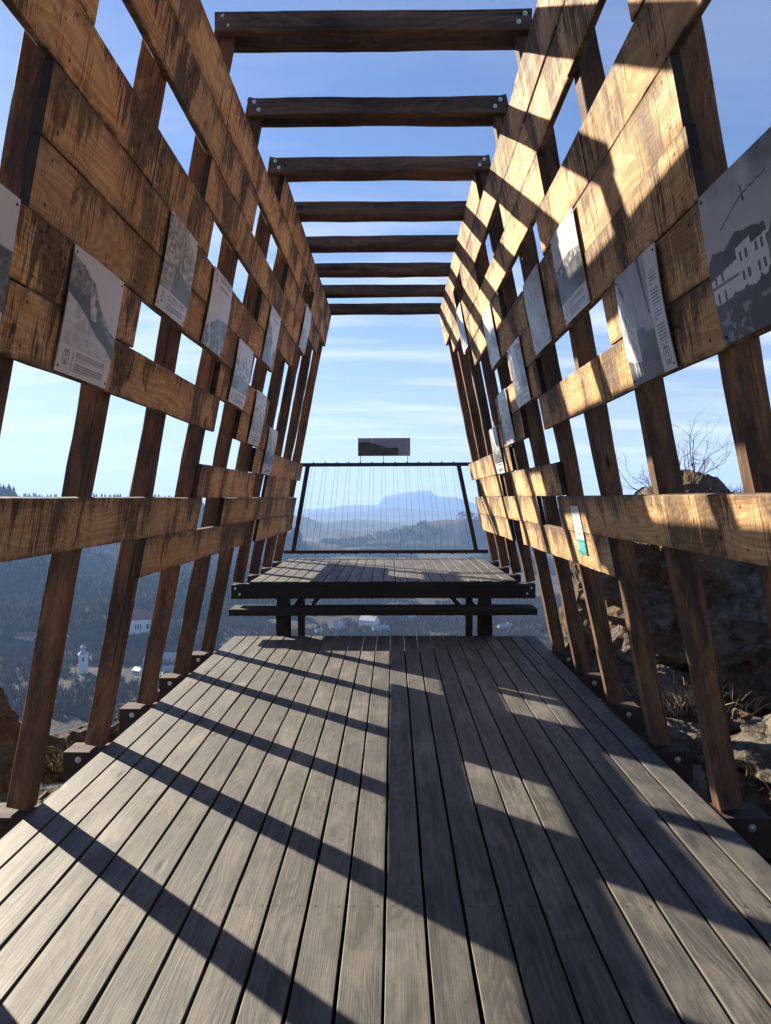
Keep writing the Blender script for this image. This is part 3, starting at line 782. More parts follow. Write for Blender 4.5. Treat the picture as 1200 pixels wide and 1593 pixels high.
# panorama sign on three rods above the balustrade
ps = empty('panorama_sign', (-.03, 12.19, 2.34))
def pano(U, V):
    n1 = fbm(U * 8, V * 3, 4.4, 4); n2 = fbm(U * 40, V * 18, 2.2, 3)
    C = np.tile(np.array([.10, .11, .16]), U.shape + (1,)) * (1 + .5 * V[..., None])
    h = np.interp(U, [0, .22, .35, .5, .62, .8], [.78, .78, .66, .52, .44, .46]) + .02 * n1
    C[V < h] = np.array([.012, .018, .026])
    h2 = h - .06 - .04 * n1
    g = V < h2; C[g] = (np.array([.018, .028, .018]) * (1 + .8 * n2[..., None]))[g]
    C[(V < .22 + .08 * n1)] = (.022, .02, .022)
    C[(np.abs(V - (.45 + .04 * n1)) < .02) & (U > .4) & (U < .6)] = (.06, .06, .05)
    C[(U > .5) & (U < .6) & (V < .33) & (V > .1)] = (.01, .011, .014)
    C[(np.abs(U - .265) < .006) & (V > .68)] = (.3, .3, .34)
    r = U > .775; C[r] = (.16, .17, .23)
    C[r & (U < .785)] = (.2, .2, .25)
    for i in range(11):
        v = .86 - i * .075; C[r & (np.abs(V - v) < .018) & (U > .80) & (U < .95 - .03 * (i % 3))] = (.10, .11, .15)
    return C
UUs = .86
nu, nv = 150, 60
UU, VV = np.meshgrid(np.linspace(0, 1, nu + 1), np.linspace(0, 1, nv + 1))
P = np.stack([(UU - .5) * UUs, np.full_like(UU, -.012), VV * .29], -1).reshape(-1, 3)
idx = np.arange((nu + 1) * (nv + 1)).reshape(nv + 1, nu + 1)
Fq = np.stack([idx[:-1, :-1], idx[:-1, 1:], idx[1:, 1:], idx[1:, :-1]], -1).reshape(-1, 4)
me = bpy.data.meshes.new('print'); me.from_pydata(P.tolist(), [], Fq.tolist()); me.materials.append(M_print)
Cc = pano(UU, VV) * 1.5; ca = me.color_attributes.new('Col', 'FLOAT_COLOR', 'POINT')
ca.data.foreach_set('color', np.concatenate([Cc.reshape(-1, 3), np.ones((Cc.shape[0] * Cc.shape[1], 1))], 1).astype(np.float32).ravel())
o = bpy.data.objects.new('print', me); COL.objects.link(o); o.parent = ps
mb = MB(); mb.box(-.433, .433, -.010, .002, -.003, .293); mb.build('backing', M_edge, ps)
for x in (-.39, -.01, .39):
    mb = MB(); mb.tube([(x, 0, -.115), (x, 0, .0)], [.006, .006], 6); mb.build('rod', M_edge, ps)
tag(ps, 'wide panorama sign with a dark valley view standing on thin rods above the balustrade', 'sign')

# ------------------------------------------------------------------ land
def land_mat(name, kind):
    m, nt, p = new_mat(name)
    tc = N(nt, 'ShaderNodeTexCoord'); v = tc.outputs['Object']
    if kind == 'valley':
        a = noise(nt, v, .006, 6, .6); b = noise(nt, v, .03, 6, .7); c = noise(nt, v, .25, 4, .7)
        forest = mixc(nt, ramp(nt, b, [(.35, 0.0), (.65, 1.0)]), (.022, .026, .016), (.050, .040, .029))
        field = mixc(nt, ramp(nt, b, [(.4, 0.0), (.6, 1.0)]), (.085, .095, .045), (.085, .072, .048))
        col = mixc(nt, ramp(nt, a, [(.53, 0.0), (.60, 1.0)]), forest, field)
        col = mixc(nt, math_(nt, 'MULTIPLY', ramp(nt, c, [(.4, 1.0), (.6, 0.0)]), .5), col, (.025, .028, .018))
        bmp = N(nt, 'ShaderNodeBump'); bmp.inputs['Strength'].default_value = .7; bmp.inputs['Distance'].default_value = 6
        K(nt, math_(nt, 'ADD', b, math_(nt, 'MULTIPLY', c, .5)), bmp.inputs['Height']); K(nt, bmp.outputs[0], p.inputs['Normal'])
    else:
        a = noise(nt, v, 1.1, 6, .65); b = noise(nt, v, 7, 8, .7); c = noise(nt, v, 45, 5, .7)
        col = mixc(nt, ramp(nt, b, [(.35, 0.0), (.65, 1.0)]), (.09, .08, .07), (.30, .26, .21))
        col = mixc(nt, ramp(nt, a, [(.44, 0.0), (.58, .9)]), col, (.19, .115, .065))
        vo = N(nt, 'ShaderNodeTexVoronoi', feature='DISTANCE_TO_EDGE'); 
        dv = N(nt, 'ShaderNodeVectorMath', operation='ADD'); K(nt, v, dv.inputs[0])
        sc = N(nt, 'ShaderNodeVectorMath', operation='SCALE'); nn = N(nt, 'ShaderNodeTexNoise'); nn.inputs['Scale'].default_value = 2.5; nn.inputs['Detail'].default_value = 4
        K(nt, v, nn.inputs['Vector']); K(nt, nn.outputs['Color'], sc.inputs[0]); sc.inputs['Scale'].default_value = .5; K(nt, sc.outputs[0], dv.inputs[1])
        K(nt, mapping(nt, dv.outputs[0], (.9, 1.1, 1.7)), vo.inputs['Vector']); vo.inputs['Scale'].default_value = 1.0
        crack = ramp(nt, vo.outputs['Distance'], [(.0, 1.0), (.035, 0.0)])
        col = mixc(nt, math_(nt, 'MULTIPLY', crack, .35), col, (.02, .018, .016))
        lich = noise(nt, v, 18, 4, .6)
        col = mixc(nt, math_(nt, 'MULTIPLY', ramp(nt, lich, [(.56, 0.0), (.64, 1.0)]), .6), col, (.30, .29, .25))
        geo = N(nt, 'ShaderNodeNewGeometry'); sp = N(nt, 'ShaderNodeSeparateXYZ'); K(nt, geo.outputs['Normal'], sp.inputs[0])
        moss = noise(nt, v, 2.2, 5, .65)
        col = mixc(nt, math_(nt, 'MULTIPLY', ramp(nt, sp.outputs[2], [(.55, 0.0), (.85, 1.0)]), ramp(nt, moss, [(.50, 0.0), (.62, .8)])), col, (.10, .105, .035) if kind == 'ground' else (.12, .10, .05))
        bmp = N(nt, 'ShaderNodeBump'); bmp.inputs['Strength'].default_value = 1.0; bmp.inputs['Distance'].default_value = .09
        K(nt, math_(nt, 'SUBTRACT', math_(nt, 'ADD', b, math_(nt, 'MULTIPLY', c, .5)), math_(nt, 'MULTIPLY', crack, .25)), bmp.inputs['Height']); K(nt, bmp.outputs[0], p.inputs['Normal'])
    K(nt, col, p.inputs['Base Color']); p.inputs['Roughness'].default_value = .95; p.inputs['Specular IOR Level'].default_value = .15
    return m
M_valley = land_mat('valley_cover', 'valley'); M_rock = land_mat('rock', 'rock'); M_ground = land_mat('rocky_ground_cover', 'ground')

def gx(px): return (px - 612.0) / 1140.0            # px -> x/D
def gz(py): return (775.5 - py) / 1140.0            # py -> (z-1.64)/D
RIDGES = [  # distance, half widths (front, back) as fraction, [(px, py)...], roughness
    (11000, .10, .2, [(-400, 792), (0, 792), (300, 794), (440, 794), (461, 792), (497, 788), (525, 784), (548, 780.5), (587, 782.5), (591, 779), (597, 770), (606, 768), (621, 765), (640, 763), (661, 760), (670, 760.5), (674, 764), (681, 769), (706, 770), (723, 777), (737, 784), (770, 792), (900, 800), (1500, 800)], .0012),
    (8200, .10, .12, [(-400, 800), (440, 800), (500, 796), (560, 792), (620, 790), (680, 788), (740, 792), (800, 800), (1500, 800)], .0012),
    (4600, .16, .14, [(-400, 790), (380, 800), (461, 802), (480, 803), (500, 808), (530, 808), (555, 805), (590, 809), (625, 813), (655, 816), (700, 822), (1500, 825)], .002),
    (3300, .16, .16, [(-400, 800), (440, 822), (520, 822), (570, 824), (620, 826), (700, 832), (1500, 840)], .002),
    (2500, .18, .16, [(-400, 800), (440, 845), (560, 838), (600, 828), (640, 818), (670, 811), (700, 805), (722, 801), (755, 801), (800, 796), (900, 785), (1500, 760)], .0025),
    (2300, .2, .2, [(-400, 768), (-50, 772), (100, 777), (200, 777), (250, 777), (300, 784), (330, 790), (370, 796), (420, 812), (480, 836), (520, 848), (560, 856), (620, 862), (1500, 875)], .0025),
    (1500, .22, .2, [(-400, 730), (-60, 745), (0, 761), (12, 764), (26, 774), (40, 800), (100, 845), (160, 868), (185, 884), (230, 893), (300, 902), (360, 915), (420, 925), (1500, 930)], .003),
    (1150, .18, .2, [(-400, 830), (0, 872), (40, 868), (65, 877), (90, 885), (115, 898), (128, 905), (150, 918), (172, 935), (200, 945), (300, 955), (1500, 965)], .003),
    (800, .10, .12, [(-400, 960), (0, 950), (60, 950), (115, 950), (140, 944), (170, 942), (200, 955), (250, 975), (400, 1000), (1500, 1000)], .003)]
def land_h(u, D):
    """u = x/D, D forward distance -> world z"""
    base = np.interp(D, [9, 14, 22, 40, 80, 160, 300, 430, 900, 1400, 2500, 5000, 14000], [-5, -9, -14, -24, -45, -85, -128, -150, -156, -156, -165, -190, -260])
    x = u * D
    z = base + 5 * fbm(x / 90, D / 90, o=4) * np.clip(D / 300, 0, 1)
    px = u * 1140 + 612
    for (Dr, wf, wb, prof, rg) in RIDGES:
        xs, ys = zip(*prof)
        # wander the crest line in distance so that it does not read as a circle round the viewer
        Dl = Dr * (1 + .05 * fbm(u * 3 + Dr, Dr * .01, o=2))
        top = 1.64 + gz(np.interp(px, xs, ys)) * Dl + Dr * rg * .5 * fbm(x / (Dr * .02), D / (Dr * .02), o=5)
        t = (D - Dl) / Dl
        fall = np.where(t < 0, -t / wf, t / wb)
        spur = 1 + .35 * fbm(x / (Dr * .07), D / (Dr * .25), o=3)
        drop = Dl * (.20 if Dr < 3000 else .10) * np.clip(fall, 0, 4) ** 1.15 * np.clip(spur, .4, 1.8)
        z = np.maximum(z, np.where(fall < 4, top - drop, -1e5))
    return z
nU, nD = 420, 330
us = np.linspace(-.78, .78, nU); Ds = 9.0 * (12400 / 9.0) ** np.linspace(0, 1, nD)
UG, DG = np.meshgrid(us, Ds)
ZG = land_h(UG, DG)
P = np.stack([UG * DG + .115, DG, ZG], -1).reshape(-1, 3)
idx = np.arange(nU * nD).reshape(nD, nU)
Fq = np.stack([idx[:-1, :-1], idx[:-1, 1:], idx[1:, 1:], idx[1:, :-1]], -1).reshape(-1, 4)
o = link('hills', P.tolist(), Fq.tolist(), M_valley, smooth=True); o['kind'] = 'structure'

# plain ground under everything, out to the horizon behind and beside the viewer
mb = MB(); gg = 20
xs_ = np.linspace(-12400, 12400, gg + 1); ys_ = np.linspace(-2900, 12500, gg + 1)
XX, YY = np.meshgrid(xs_, ys_)
idx = np.arange((gg + 1) ** 2).reshape(gg + 1, gg + 1)
Fq = np.stack([idx[:-1, :-1], idx[:-1, 1:], idx[1:, 1:], idx[1:, :-1]], -1).reshape(-1, 4)
o = link('valley_floor', np.stack([XX, YY, np.full_like(XX, -330.0)], -1).reshape(-1, 3).tolist(), Fq.tolist(), M_valley); o['kind'] = 'structure'

# rocky ground near the pavilion
def near_h(x, y):
    base = -.98 - .25 * np.clip(y - 3, 0, 9) * .25
    cliffL = np.clip((y - 8.2 - .5 * fbm(x * .8, 1.1, o=3)) / 1.3, 0, 9) ** 1.2 * 2.2
    cliffR = np.clip((y - 11.2) / 1.3, 0, 9) ** 1.2 * 2.2
    t = np.clip((x - .5) / 2.0, 0, 1)
    z = base - (cliffL * (1 - t) + cliffR * t)
    z = z + np.where(x > 2.1, np.clip(x - 2.1, 0, 7) * .33, 0) * np.clip(1 - (y - 9.5) / 3, 0, 1)
    z = z - np.clip(-2.6 - x, 0, 9) * .22
    am = np.clip((np.abs(x) - 1.2) / 1.2, .25, 1)
    z = z + am * (.34 * ridged(x * .55 + 3, y * .55, 1.0, 5) - .12 + .10 * fbm(x * 3, y * 3, o=4))
    z = np.where(np.abs(x) < 2.05, np.minimum(z, -.75), z)
    z = np.where((np.abs(x) < 1.85) & (y < 8.0), -.47 + .03 * fbm(x * 4, y * 4, o=3), z)  # unseen mound raised under the floor so sunlight stays out below the gaps
    return z
nx, ny = 330, 300
XN, YN = np.meshgrid(np.linspace(-9, 12, nx), np.linspace(-3, 15, ny))
ZN = near_h(XN, YN)
dxn = .05 * vnoise(XN * 4, YN * 4, ZN * 4)
idx = np.arange(nx * ny).reshape(ny, nx)
Fq = np.stack([idx[:-1, :-1], idx[:-1, 1:], idx[1:, 1:], idx[1:, :-1]], -1).reshape(-1, 4)
o = link('rocky_ground', np.stack([XN + dxn, YN - dxn, ZN], -1).reshape(-1, 3).tolist(), Fq.tolist(), M_ground, smooth=False); o['kind'] = 'structure'

def ico(sub):
    bm = bmesh.new(); bmesh.ops.create_icosphere(bm, subdivisions=sub, radius=1)
    V = np.array([v.co[:] for v in bm.verts]); Fc = [[v.index for v in f.verts] for f in bm.faces]; bm.free()
    return V, Fc
_ico = {k: ico(k) for k in (1, 2, 4, 5, 6)}
def boulder(loc, r, seed, label, sub=5, rough=.30, cut=.75, group=None, name='boulder', yaw=0.0, crag=1.0):
    V, Fc = _ico[sub]; V = V.copy()
    rs = np.random.default_rng(seed)
    # planar fracture faces
    for i in range(16):
        n = rs.normal(size=3); n /= np.linalg.norm(n); d = rs.uniform(.50, .92) * cut / .75
        t = V @ n; m = t > d; V[m] -= np.outer(t[m] - d, n) * .9
    q = V * 1.6 + seed * 3.7
    nz = fbm(q[:, 0], q[:, 1], q[:, 2], 5) * rough * .55 + (ridged(q[:, 0] * 1.7, q[:, 1] * 1.7, q[:, 2] * 2.6, 5) - .6) * rough * .34 * crag
    V = V * (1 + nz[:, None])
    V = V * np.array(r)
    c, s_ = math.cos(yaw), math.sin(yaw)
    V = V @ np.array([[c, s_, 0], [-s_, c, 0], [0, 0, 1]])
    o = link(name, V.tolist(), Fc, M_rock, smooth=False); o.location = loc
    return tag(o, label, 'rock', group)
boulder((4.45, 9.3, .15), (1.85, 2.3, 1.80), 3, 'huge dark boulder topped by a bare shrub behind the right wall', 6, .30, .8)
boulder((3.75, 11.6, -.35), (1.35, 1.5, 1.75), 5, 'tall dark rock face at the far right beyond the boulder with the shrub', 6, .34)
boulder((3.15, 8.2, -.75), (.85, 1.1, .75), 8, 'grey rock with a flat sunlit top between the right posts', 6, .3)
boulder((3.0, 10.6, -.75), (.75, .8, .85), 11, 'jagged brown rock at the end of the right posts beside the bench', 5, .45)
boulder((3.7, 5.9, -.50), (.85, .75, .42), 14, 'flat grey slab rock outside the right wall above the moss', 5, .3)
boulder((2.95, 5.05, -.45), (.22, .17, .12), 17, 'small reddish brown stone outside the right wall', 4, .3)
boulder((3.5, 4.9, -.42), (.25, .2, .14), 19, 'small grey stone beside the reddish one outside the right wall', 4, .3)
boulder((2.95, 4.1, -.62), (.30, .22, .25), 23, 'pale jagged stone below the mossy patch at the lower right', 5, .4)
boulder((5.6, 5.4, .1), (1.6, 2.2, 1.15), 26, 'broad dark rock wall filling the gaps behind the right planks', 6, .35)
boulder((2.75, 6.6, -.75), (.5, .7, .45), 29, 'low shaded rock right behind the middle right posts', 5, .35)
boulder((-4.05, 6.6, -.45), (.78, .9, 1.25), 31, 'tall dark rock at the left edge outside the left wall', 6, .36, yaw=.4)
boulder((-3.3, 7.7, -1.15), (.55, .5, .35), 37, 'pale sunlit rock ledge below the left wall', 5, .4)
boulder((-2.75, 8.3, -1.05), (.35, .35, .45), 41, 'dark jagged rock poking up between two left posts', 5, .5)
boulder((-3.0, 5.3, -1.05), (.6, .5, .38), 43, 'dark lumpy rock beside the foot of the nearest left posts', 5, .35)
boulder((-4.3, 5.2, -.95), (.6, .6, .4), 47, 'sunlit rock at the lower left edge beside the nearest post', 5, .4)
boulder((-2.7, 9.6, -1.6), (.45, .5, .5), 53, 'dark mound under the dry grass outside the left wall', 5, .4)

_st = []
for k in range(4):
    q = boulder((0, 0, 0), (.17, .13, .10), 70 + k, 'broken stone among the rubble outside the right wall', 4, .5, group='broken stones in the rubble outside the right wall', name='stone')
    _st.append(q)
for k in range(40):
    q = _st[k % 4] if k < 4 else _st[k % 4].copy()
    if k >= 4: COL.objects.link(q)
    x = random.uniform(2.35, 4.3); y = random.uniform(3.2, 9.4); sc_ = random.uniform(.5, 2.0)
    q.location = (x, y, float(near_h(np.array([x]), np.array([y]))[0]) + .02 * sc_)
    q.scale = (sc_ * random.uniform(.7, 1.3), sc_, sc_ * random.uniform(.6, 1.2)); q.rotation_euler = (random.uniform(-.3, .3), random.uniform(-.3, .3), random.uniform(0, 6.28))
# bare shrubs
M_twig = plain('bark', (.11, .085, .065), .85, var=.3)
M_lightwig = plain('dry_twig', (.34, .27, .17), .85, var=.3)
def twig(mb, p, d, L, r, depth, rs, spread=.6):
    n = 4; pts = [p.copy()]; q = p.copy(); dd = d.copy()
    for i in range(n):
        dd = (dd + Vector(rs.normal(size=3)) * .16).normalized(); q = q + dd * (L / n); pts.append(q.copy())
    mb.tube(pts, [r * (1 - .55 * i / n) for i in range(n + 1)], 4, 0, False)
    if depth <= 0: return
    for i in range(1, n + 1):
        if rs.random() < .78:
            nd = (dd + Vector(rs.normal(size=3)) * spread + Vector((0, 0, .15))).normalized()
            twig(mb, pts[i], nd, L * rs.uniform(.35, .62), r * .5, depth - 1, rs, spread)
def shrub(loc, H, n, seed, label, mat=None, lean=(0, 0), r=.012, depth=3):
    rs = np.random.default_rng(seed); mb = MB()
    root = empty('bare_shrub', loc)
    for i in range(n):
        mb = MB()
        d = Vector((rs.normal() * .45 + lean[0], rs.normal() * .3 + lean[1], 1)).normalized()
        twig(mb, Vector((rs.normal() * .06, rs.normal() * .06, 0)), d, H * rs.uniform(.6, 1), r, depth, rs)
        mb.build('branch', mat or M_twig, root)
    return tag(root, label, 'shrub')
shrub((3.62, 8.6, 1.80), .52, 10, 5, 'bare twiggy shrub growing on top of the huge right boulder', r=.007)
shrub((3.15, 8.5, 1.62), .55, 4, 9, 'thin bare shrub leaning left on the shoulder of the huge right boulder', lean=(-.5, 0), r=.006)
shrub((2.95, 9.4, 1.35), .50, 2, 12, 'tiny bare sapling left of the huge right boulder seen against the sky', r=.005)
shrub((-4.1, 6.8, .55), .22, 2, 15, 'two dry stalks on the tall dark rock at the left edge', mat=M_lightwig, r=.004, depth=1)
def grass(loc, n, H, spread, seed, mat, label, name='dry_grass', kind='stuff'):
    rs = np.random.default_rng(seed); mb = MB()
    for i in range(n):
        a = rs.uniform(0, 2 * math.pi); rr = rs.uniform(0, spread)
        p = Vector((rr * math.cos(a), rr * math.sin(a), rs.uniform(-.05, .02)))
        d = Vector((math.cos(a) * .5 + rs.normal() * .35, math.sin(a) * .5 + rs.normal() * .35, 1)).normalized()
        h = H * rs.uniform(.4, 1); w = rs.uniform(.0015, .004)
        side = d.cross(Vector((rs.normal(), rs.normal(), .1))).normalized() * w
        pts = [p, p + d * h * .4, p + d * h * .75 + Vector((0, 0, -.04 * h)) + Vector((d.x, d.y, 0)) * h * .12, p + d * h + Vector((0, 0, -.28 * h)) + Vector((d.x, d.y, 0)) * h * .35]
        vs = []
        for k, q in enumerate(pts): ww = side * (1 - k / 3.2); vs += [q - ww, q + ww]
        mb.add(vs, [(2 * k, 2 * k + 1, 2 * k + 3, 2 * k + 2) for k in range(3)])
    o = mb.build(name, mat); o.location = loc
    return tag(o, label, 'grass', kind=kind)
M_dry = plain('dry_grass_blade', (.46, .38, .24), .8, var=.3, scale=8)
M_green = plain('green_grass_blade', (.13, .15, .04), .8, var=.4, scale=8)
M_heath = plain('heather', (.17, .085, .07), .85, var=.4, scale=20)
grass((-2.62, 8.6, -.95), 420, .42, .40, 1, M_dry, 'tuft of dry straw coloured grass between the left posts')
grass((-3.2, 7.3, -1.0), 160, .26, .5, 2, M_dry, 'dry grass on the ledge outside the left wall')
grass((-4.0, 5.6, -.75), 140, .22, .4, 3, M_dry, 'dry grass beside the lower left rock')
grass((3.9, 8.8, 1.66), 500, .20, .65, 4, M_heath, 'reddish heather growing on the huge right boulder')
grass((3.4, 8.5, 1.45), 300, .16, .5, 5, M_dry, 'dry grass on the huge right boulder')
grass((3.35, 4.65, -.55), 500, .12, .45, 6, M_green, 'green grass patch between the lower right rocks')
grass((3.2, 5.6, -.5), 220, .25, .5, 7, M_dry, 'dry grass between the rocks outside the right wall')
grass((3.1, 7.3, -.4), 300, .28, .6, 8, M_dry, 'sunlit dry grass behind the middle right posts')

# ------------------------------------------------------------------ village and woods
def ground_at(x, D): return float(land_h(np.array([(x - .115) / D]), np.array([float(D)]))[0])
def land_hit(px, py, D0=300, D1=2600):
    DD = np.linspace(D0, D1, 1200); z = land_h(np.full_like(DD, gx(px)), DD)
    k = np.nonzero(z >= 1.64 + gz(py) * DD)[0]
    return float(DD[k[0]]) if len(k) else float(D1)
M_white = plain('white_render', (.62, .62, .60), .85, var=.08, scale=1)
M_cream = plain('cream_render', (.50, .44, .34), .85, var=.1, scale=1)
M_roofr = plain('red_roof_tiles', (.20, .075, .05), .85, var=.25, scale=2)
M_roofg = plain('grey_roof_sheet', (.30, .32, .35), .6, var=.2, scale=2)
M_win = plain('window_glass', (.03, .035, .04), .2)
def house(px, py, D, w, d, h, roof, yaw, label, wall=M_white, floors=2, group='houses in the village', rh=.38, nwin=4):
    Dn = land_hit(px, py); q_ = Dn / D; w, d, h, D = w * q_, d * q_, h * q_, Dn
    x = gx(px) * D + .115; z = 1.64 + gz(py) * D
    zg = z
    root = empty('house', (x, D, z), yaw)
    mb = MB()
    mb.box(-w / 2, w / 2, -d / 2, d / 2, min(zg - z, 0) - 3, h)
    hh = w if w < d else d
    rid = hh * rh
    if w >= d: mb.add([(-w / 2, -d / 2, h), (-w / 2, d / 2, h), (-w / 2, 0, h + rid)], [(0, 1, 2)]); mb.add([(w / 2, -d / 2, h), (w / 2, d / 2, h), (w / 2, 0, h + rid)], [(0, 2, 1)])
    mb.build('wall', wall, root)
    e = .5; t = .25
    m2 = MB()
    for sgn in (-1, 1):
        y0, z0 = sgn * (d / 2 + e), h - e * rid / (d / 2); 
        m2.add([(-w / 2 - e, y0, z0), (w / 2 + e, y0, z0), (w / 2 + e, 0, h + rid), (-w / 2 - e, 0, h + rid),
                (-w / 2 - e, y0, z0 + t), (w / 2 + e, y0, z0 + t), (w / 2 + e, 0, h + rid + t), (-w / 2 - e, 0, h + rid + t)],
               [(0, 1, 2, 3), (4, 7, 6, 5), (0, 4, 5, 1), (1, 5, 6, 2), (2, 6, 7, 3), (3, 7, 4, 0)])
    rf = m2.build('roof', roof, root)
    m3 = MB(); m3.box(w * .2, w * .2 + .8, -.4, .4, h + rid * .4, h + rid + 1.1); m3.build('chimney', wall, rf)
    for fl_ in range(floors):
        for k in range(nwin):
            wx = -w / 2 + w * (k + .5) / nwin; wz = h * (fl_ + .35) / floors
            m4 = MB(); m4.box(wx - .45, wx + .45, -d / 2 - .06, -d / 2 + .02, wz, wz + h / floors * .42); m4.build('window', M_win, root)
    return tag(root, label, 'house', group)
# the white hall with the red roof on its knoll
D_ = land_hit(214, 985); x = gx(214) * D_ + .115; z = 1.64 + gz(985) * D_
root = empty('hall', (x, D_, z), R(14)); root.scale = [D_ / 690] * 3
mb = MB(); mb.box(-17, 10, -6, 6, -12, 13.5); mb.build('wall', M_white, root)
mb = MB()
for sg in (-1, 1):
    mb.add([(-17.6, sg * 6.8, 13.0), (10.6, sg * 6.8, 13.0), (8.0, 0, 20.5), (-15, 0, 20.5), (-17.6, sg * 6.8, 13.4), (10.6, sg * 6.8, 13.4), (8.0, 0, 20.9), (-15, 0, 20.9)],
           [(0, 1, 2, 3), (4, 7, 6, 5), (0, 4, 5, 1), (1, 5, 6, 2), (2, 6, 7, 3), (3, 7, 4, 0)])
mb.add([(10.6, -6.8, 13.2), (10.6, 6.8, 13.2), (8, 0, 20.7)], [(0, 1, 2)]); mb.add([(-17.6, -6.8, 13.2), (-17.6, 6.8, 13.2), (-15, 0, 20.7)], [(0, 2, 1)])
mb.build('roof', M_roofr, root)
for wx in (-3.5, -1.2, 1.1, 6.5, 7.6, -12, -9.5):
    mb = MB(); mb.box(wx - .6, wx + .6, -6.1, -5.9, 4.2, 8.6); mb.build('window', M_win, root)
tag(root, 'long white hall with dark red roof and tall windows on a knoll above the village', 'hall')
# baroque church tower
D_ = land_hit(123, 1049); x = gx(123) * D_ + .115; z = 1.64 + gz(1047) * D_
root = empty('church_tower', (x, D_, z), R(20)); root.scale = [D_ / 620] * 3
mb = MB(); mb.box(-3.6, 3.6, -3.6, 3.6, -10, 14.6); mb.box(-4.0, 4.0, -4.0, 4.0, 14.6, 15.3); mb.box(-3.85, 3.85, -3.85, 3.85, 6.6, 7.1)
mb.build('wall', M_white, root)
mb = MB(); prof = [(4.3, 15.3), (3.9, 16.0), (2.5, 17.2), (1.9, 18.4), (1.9, 20.0), (2.5, 20.4), (2.2, 21.3), (1.2, 22.2), (.25, 23.0), (.12, 25.0)]
n = 16
vs = [(r * math.cos(2 * math.pi * k / n), r * math.sin(2 * math.pi * k / n), zz) for r, zz in prof for k in range(n)]
mb.add(vs, [(i * n + k, i * n + (k + 1) % n, (i + 1) * n + (k + 1) % n, (i + 1) * n + k) for i in range(len(prof) - 1) for k in range(n)])
mb.build('spire', M_roofg, root, smooth=True)
for sx in (-1.0, ):
    mb = MB(); mb.box(-.7, .7, -3.7, -3.5, 9.6, 12.4); mb.tube([(0, -3.7, 12.4), (0, -3.5, 12.4)], [.7, .7], 12); mb.build('window', M_win, root)
    mb = MB(); mb.box(3.5, 3.7, -.7, .7, 9.6, 12.4); mb.build('window', M_win, root)
tag(root, 'white baroque church tower with a bulbous grey spire among bare trees', 'church tower')
H = [(140, 948, 880, 16, 9, 5, M_roofr, .2, 'brown roofed house at the far left behind the dark rock', M_cream, 1),
     (34, 998, 700, 18, 9, 5, M_roofr, -.1, 'red brown roof just above the tall dark rock at left', M_cream, 1),
     (106, 997, 720, 9, 7, 4, M_roofg, .5, 'tiny pale building on the green meadow above the church tower', M_white, 1),
     (232, 1038, 560, 12, 8, 6, M_roofr, .9, 'gabled house with a pale front behind the third left post', M_cream, 2),
     (210, 1052, 600, 8, 6, 4, M_roofg, -.5, 'small pale shed left of the gabled house', M_white, 1),
     (267, 1036, 620, 17, 9, 7, M_roofg, -.1, 'long two storey house with a row of windows between the left posts', M_white, 2),
     (262, 1054, 560, 13, 8, 5, M_roofg, .35, 'low house with a pale roof just below the long two storey one', M_white, 1),
     (224, 1076, 480, 9, 7, 5, M_roofg, .7, 'nearest grey roofed house above the dry grass tuft', M_white, 1),
     (312, 1030, 640, 12, 8, 6, M_roofg, .2, 'pale roofed house at the foot of the fifth left post', M_white, 2),
     (524, 981, 860, 15, 9, 5, M_roofg, .6, 'left white roofed house seen under the bench board', M_white, 1),
     (537, 973, 900, 14, 8, 5, M_roofr, .9, 'slanting pale house behind the left white roofed one under the bench', M_cream, 1),
     (574, 978, 840, 20, 12, 9, M_roofg, -.5, 'biggest grey roofed farmhouse seen under the bench board', M_white, 2),
     (592, 985, 820, 18, 9, 4, M_roofg, .2, 'low barn leaning against the biggest farmhouse', M_cream, 1),
     (640, 968, 930, 12, 7, 5, M_roofg, .9, 'lone pale roofed house in the field under the bench board', M_white, 1),
     (786, 983, 840, 17, 10, 4, M_roofg, .35, 'pale blue roofed house at the right end under the bench', M_white, 1),
     (552, 958, 1050, 8, 6, 4, M_roofr, .3, 'small red roofed house behind the farmhouses', M_cream, 1),
     (496, 988, 820, 9, 6, 4, M_roofg, .4, 'tiny white house at the left under the bench', M_white, 1)]
for a in H: house(*a[:10], floors=a[10] if len(a) > 10 else 1)

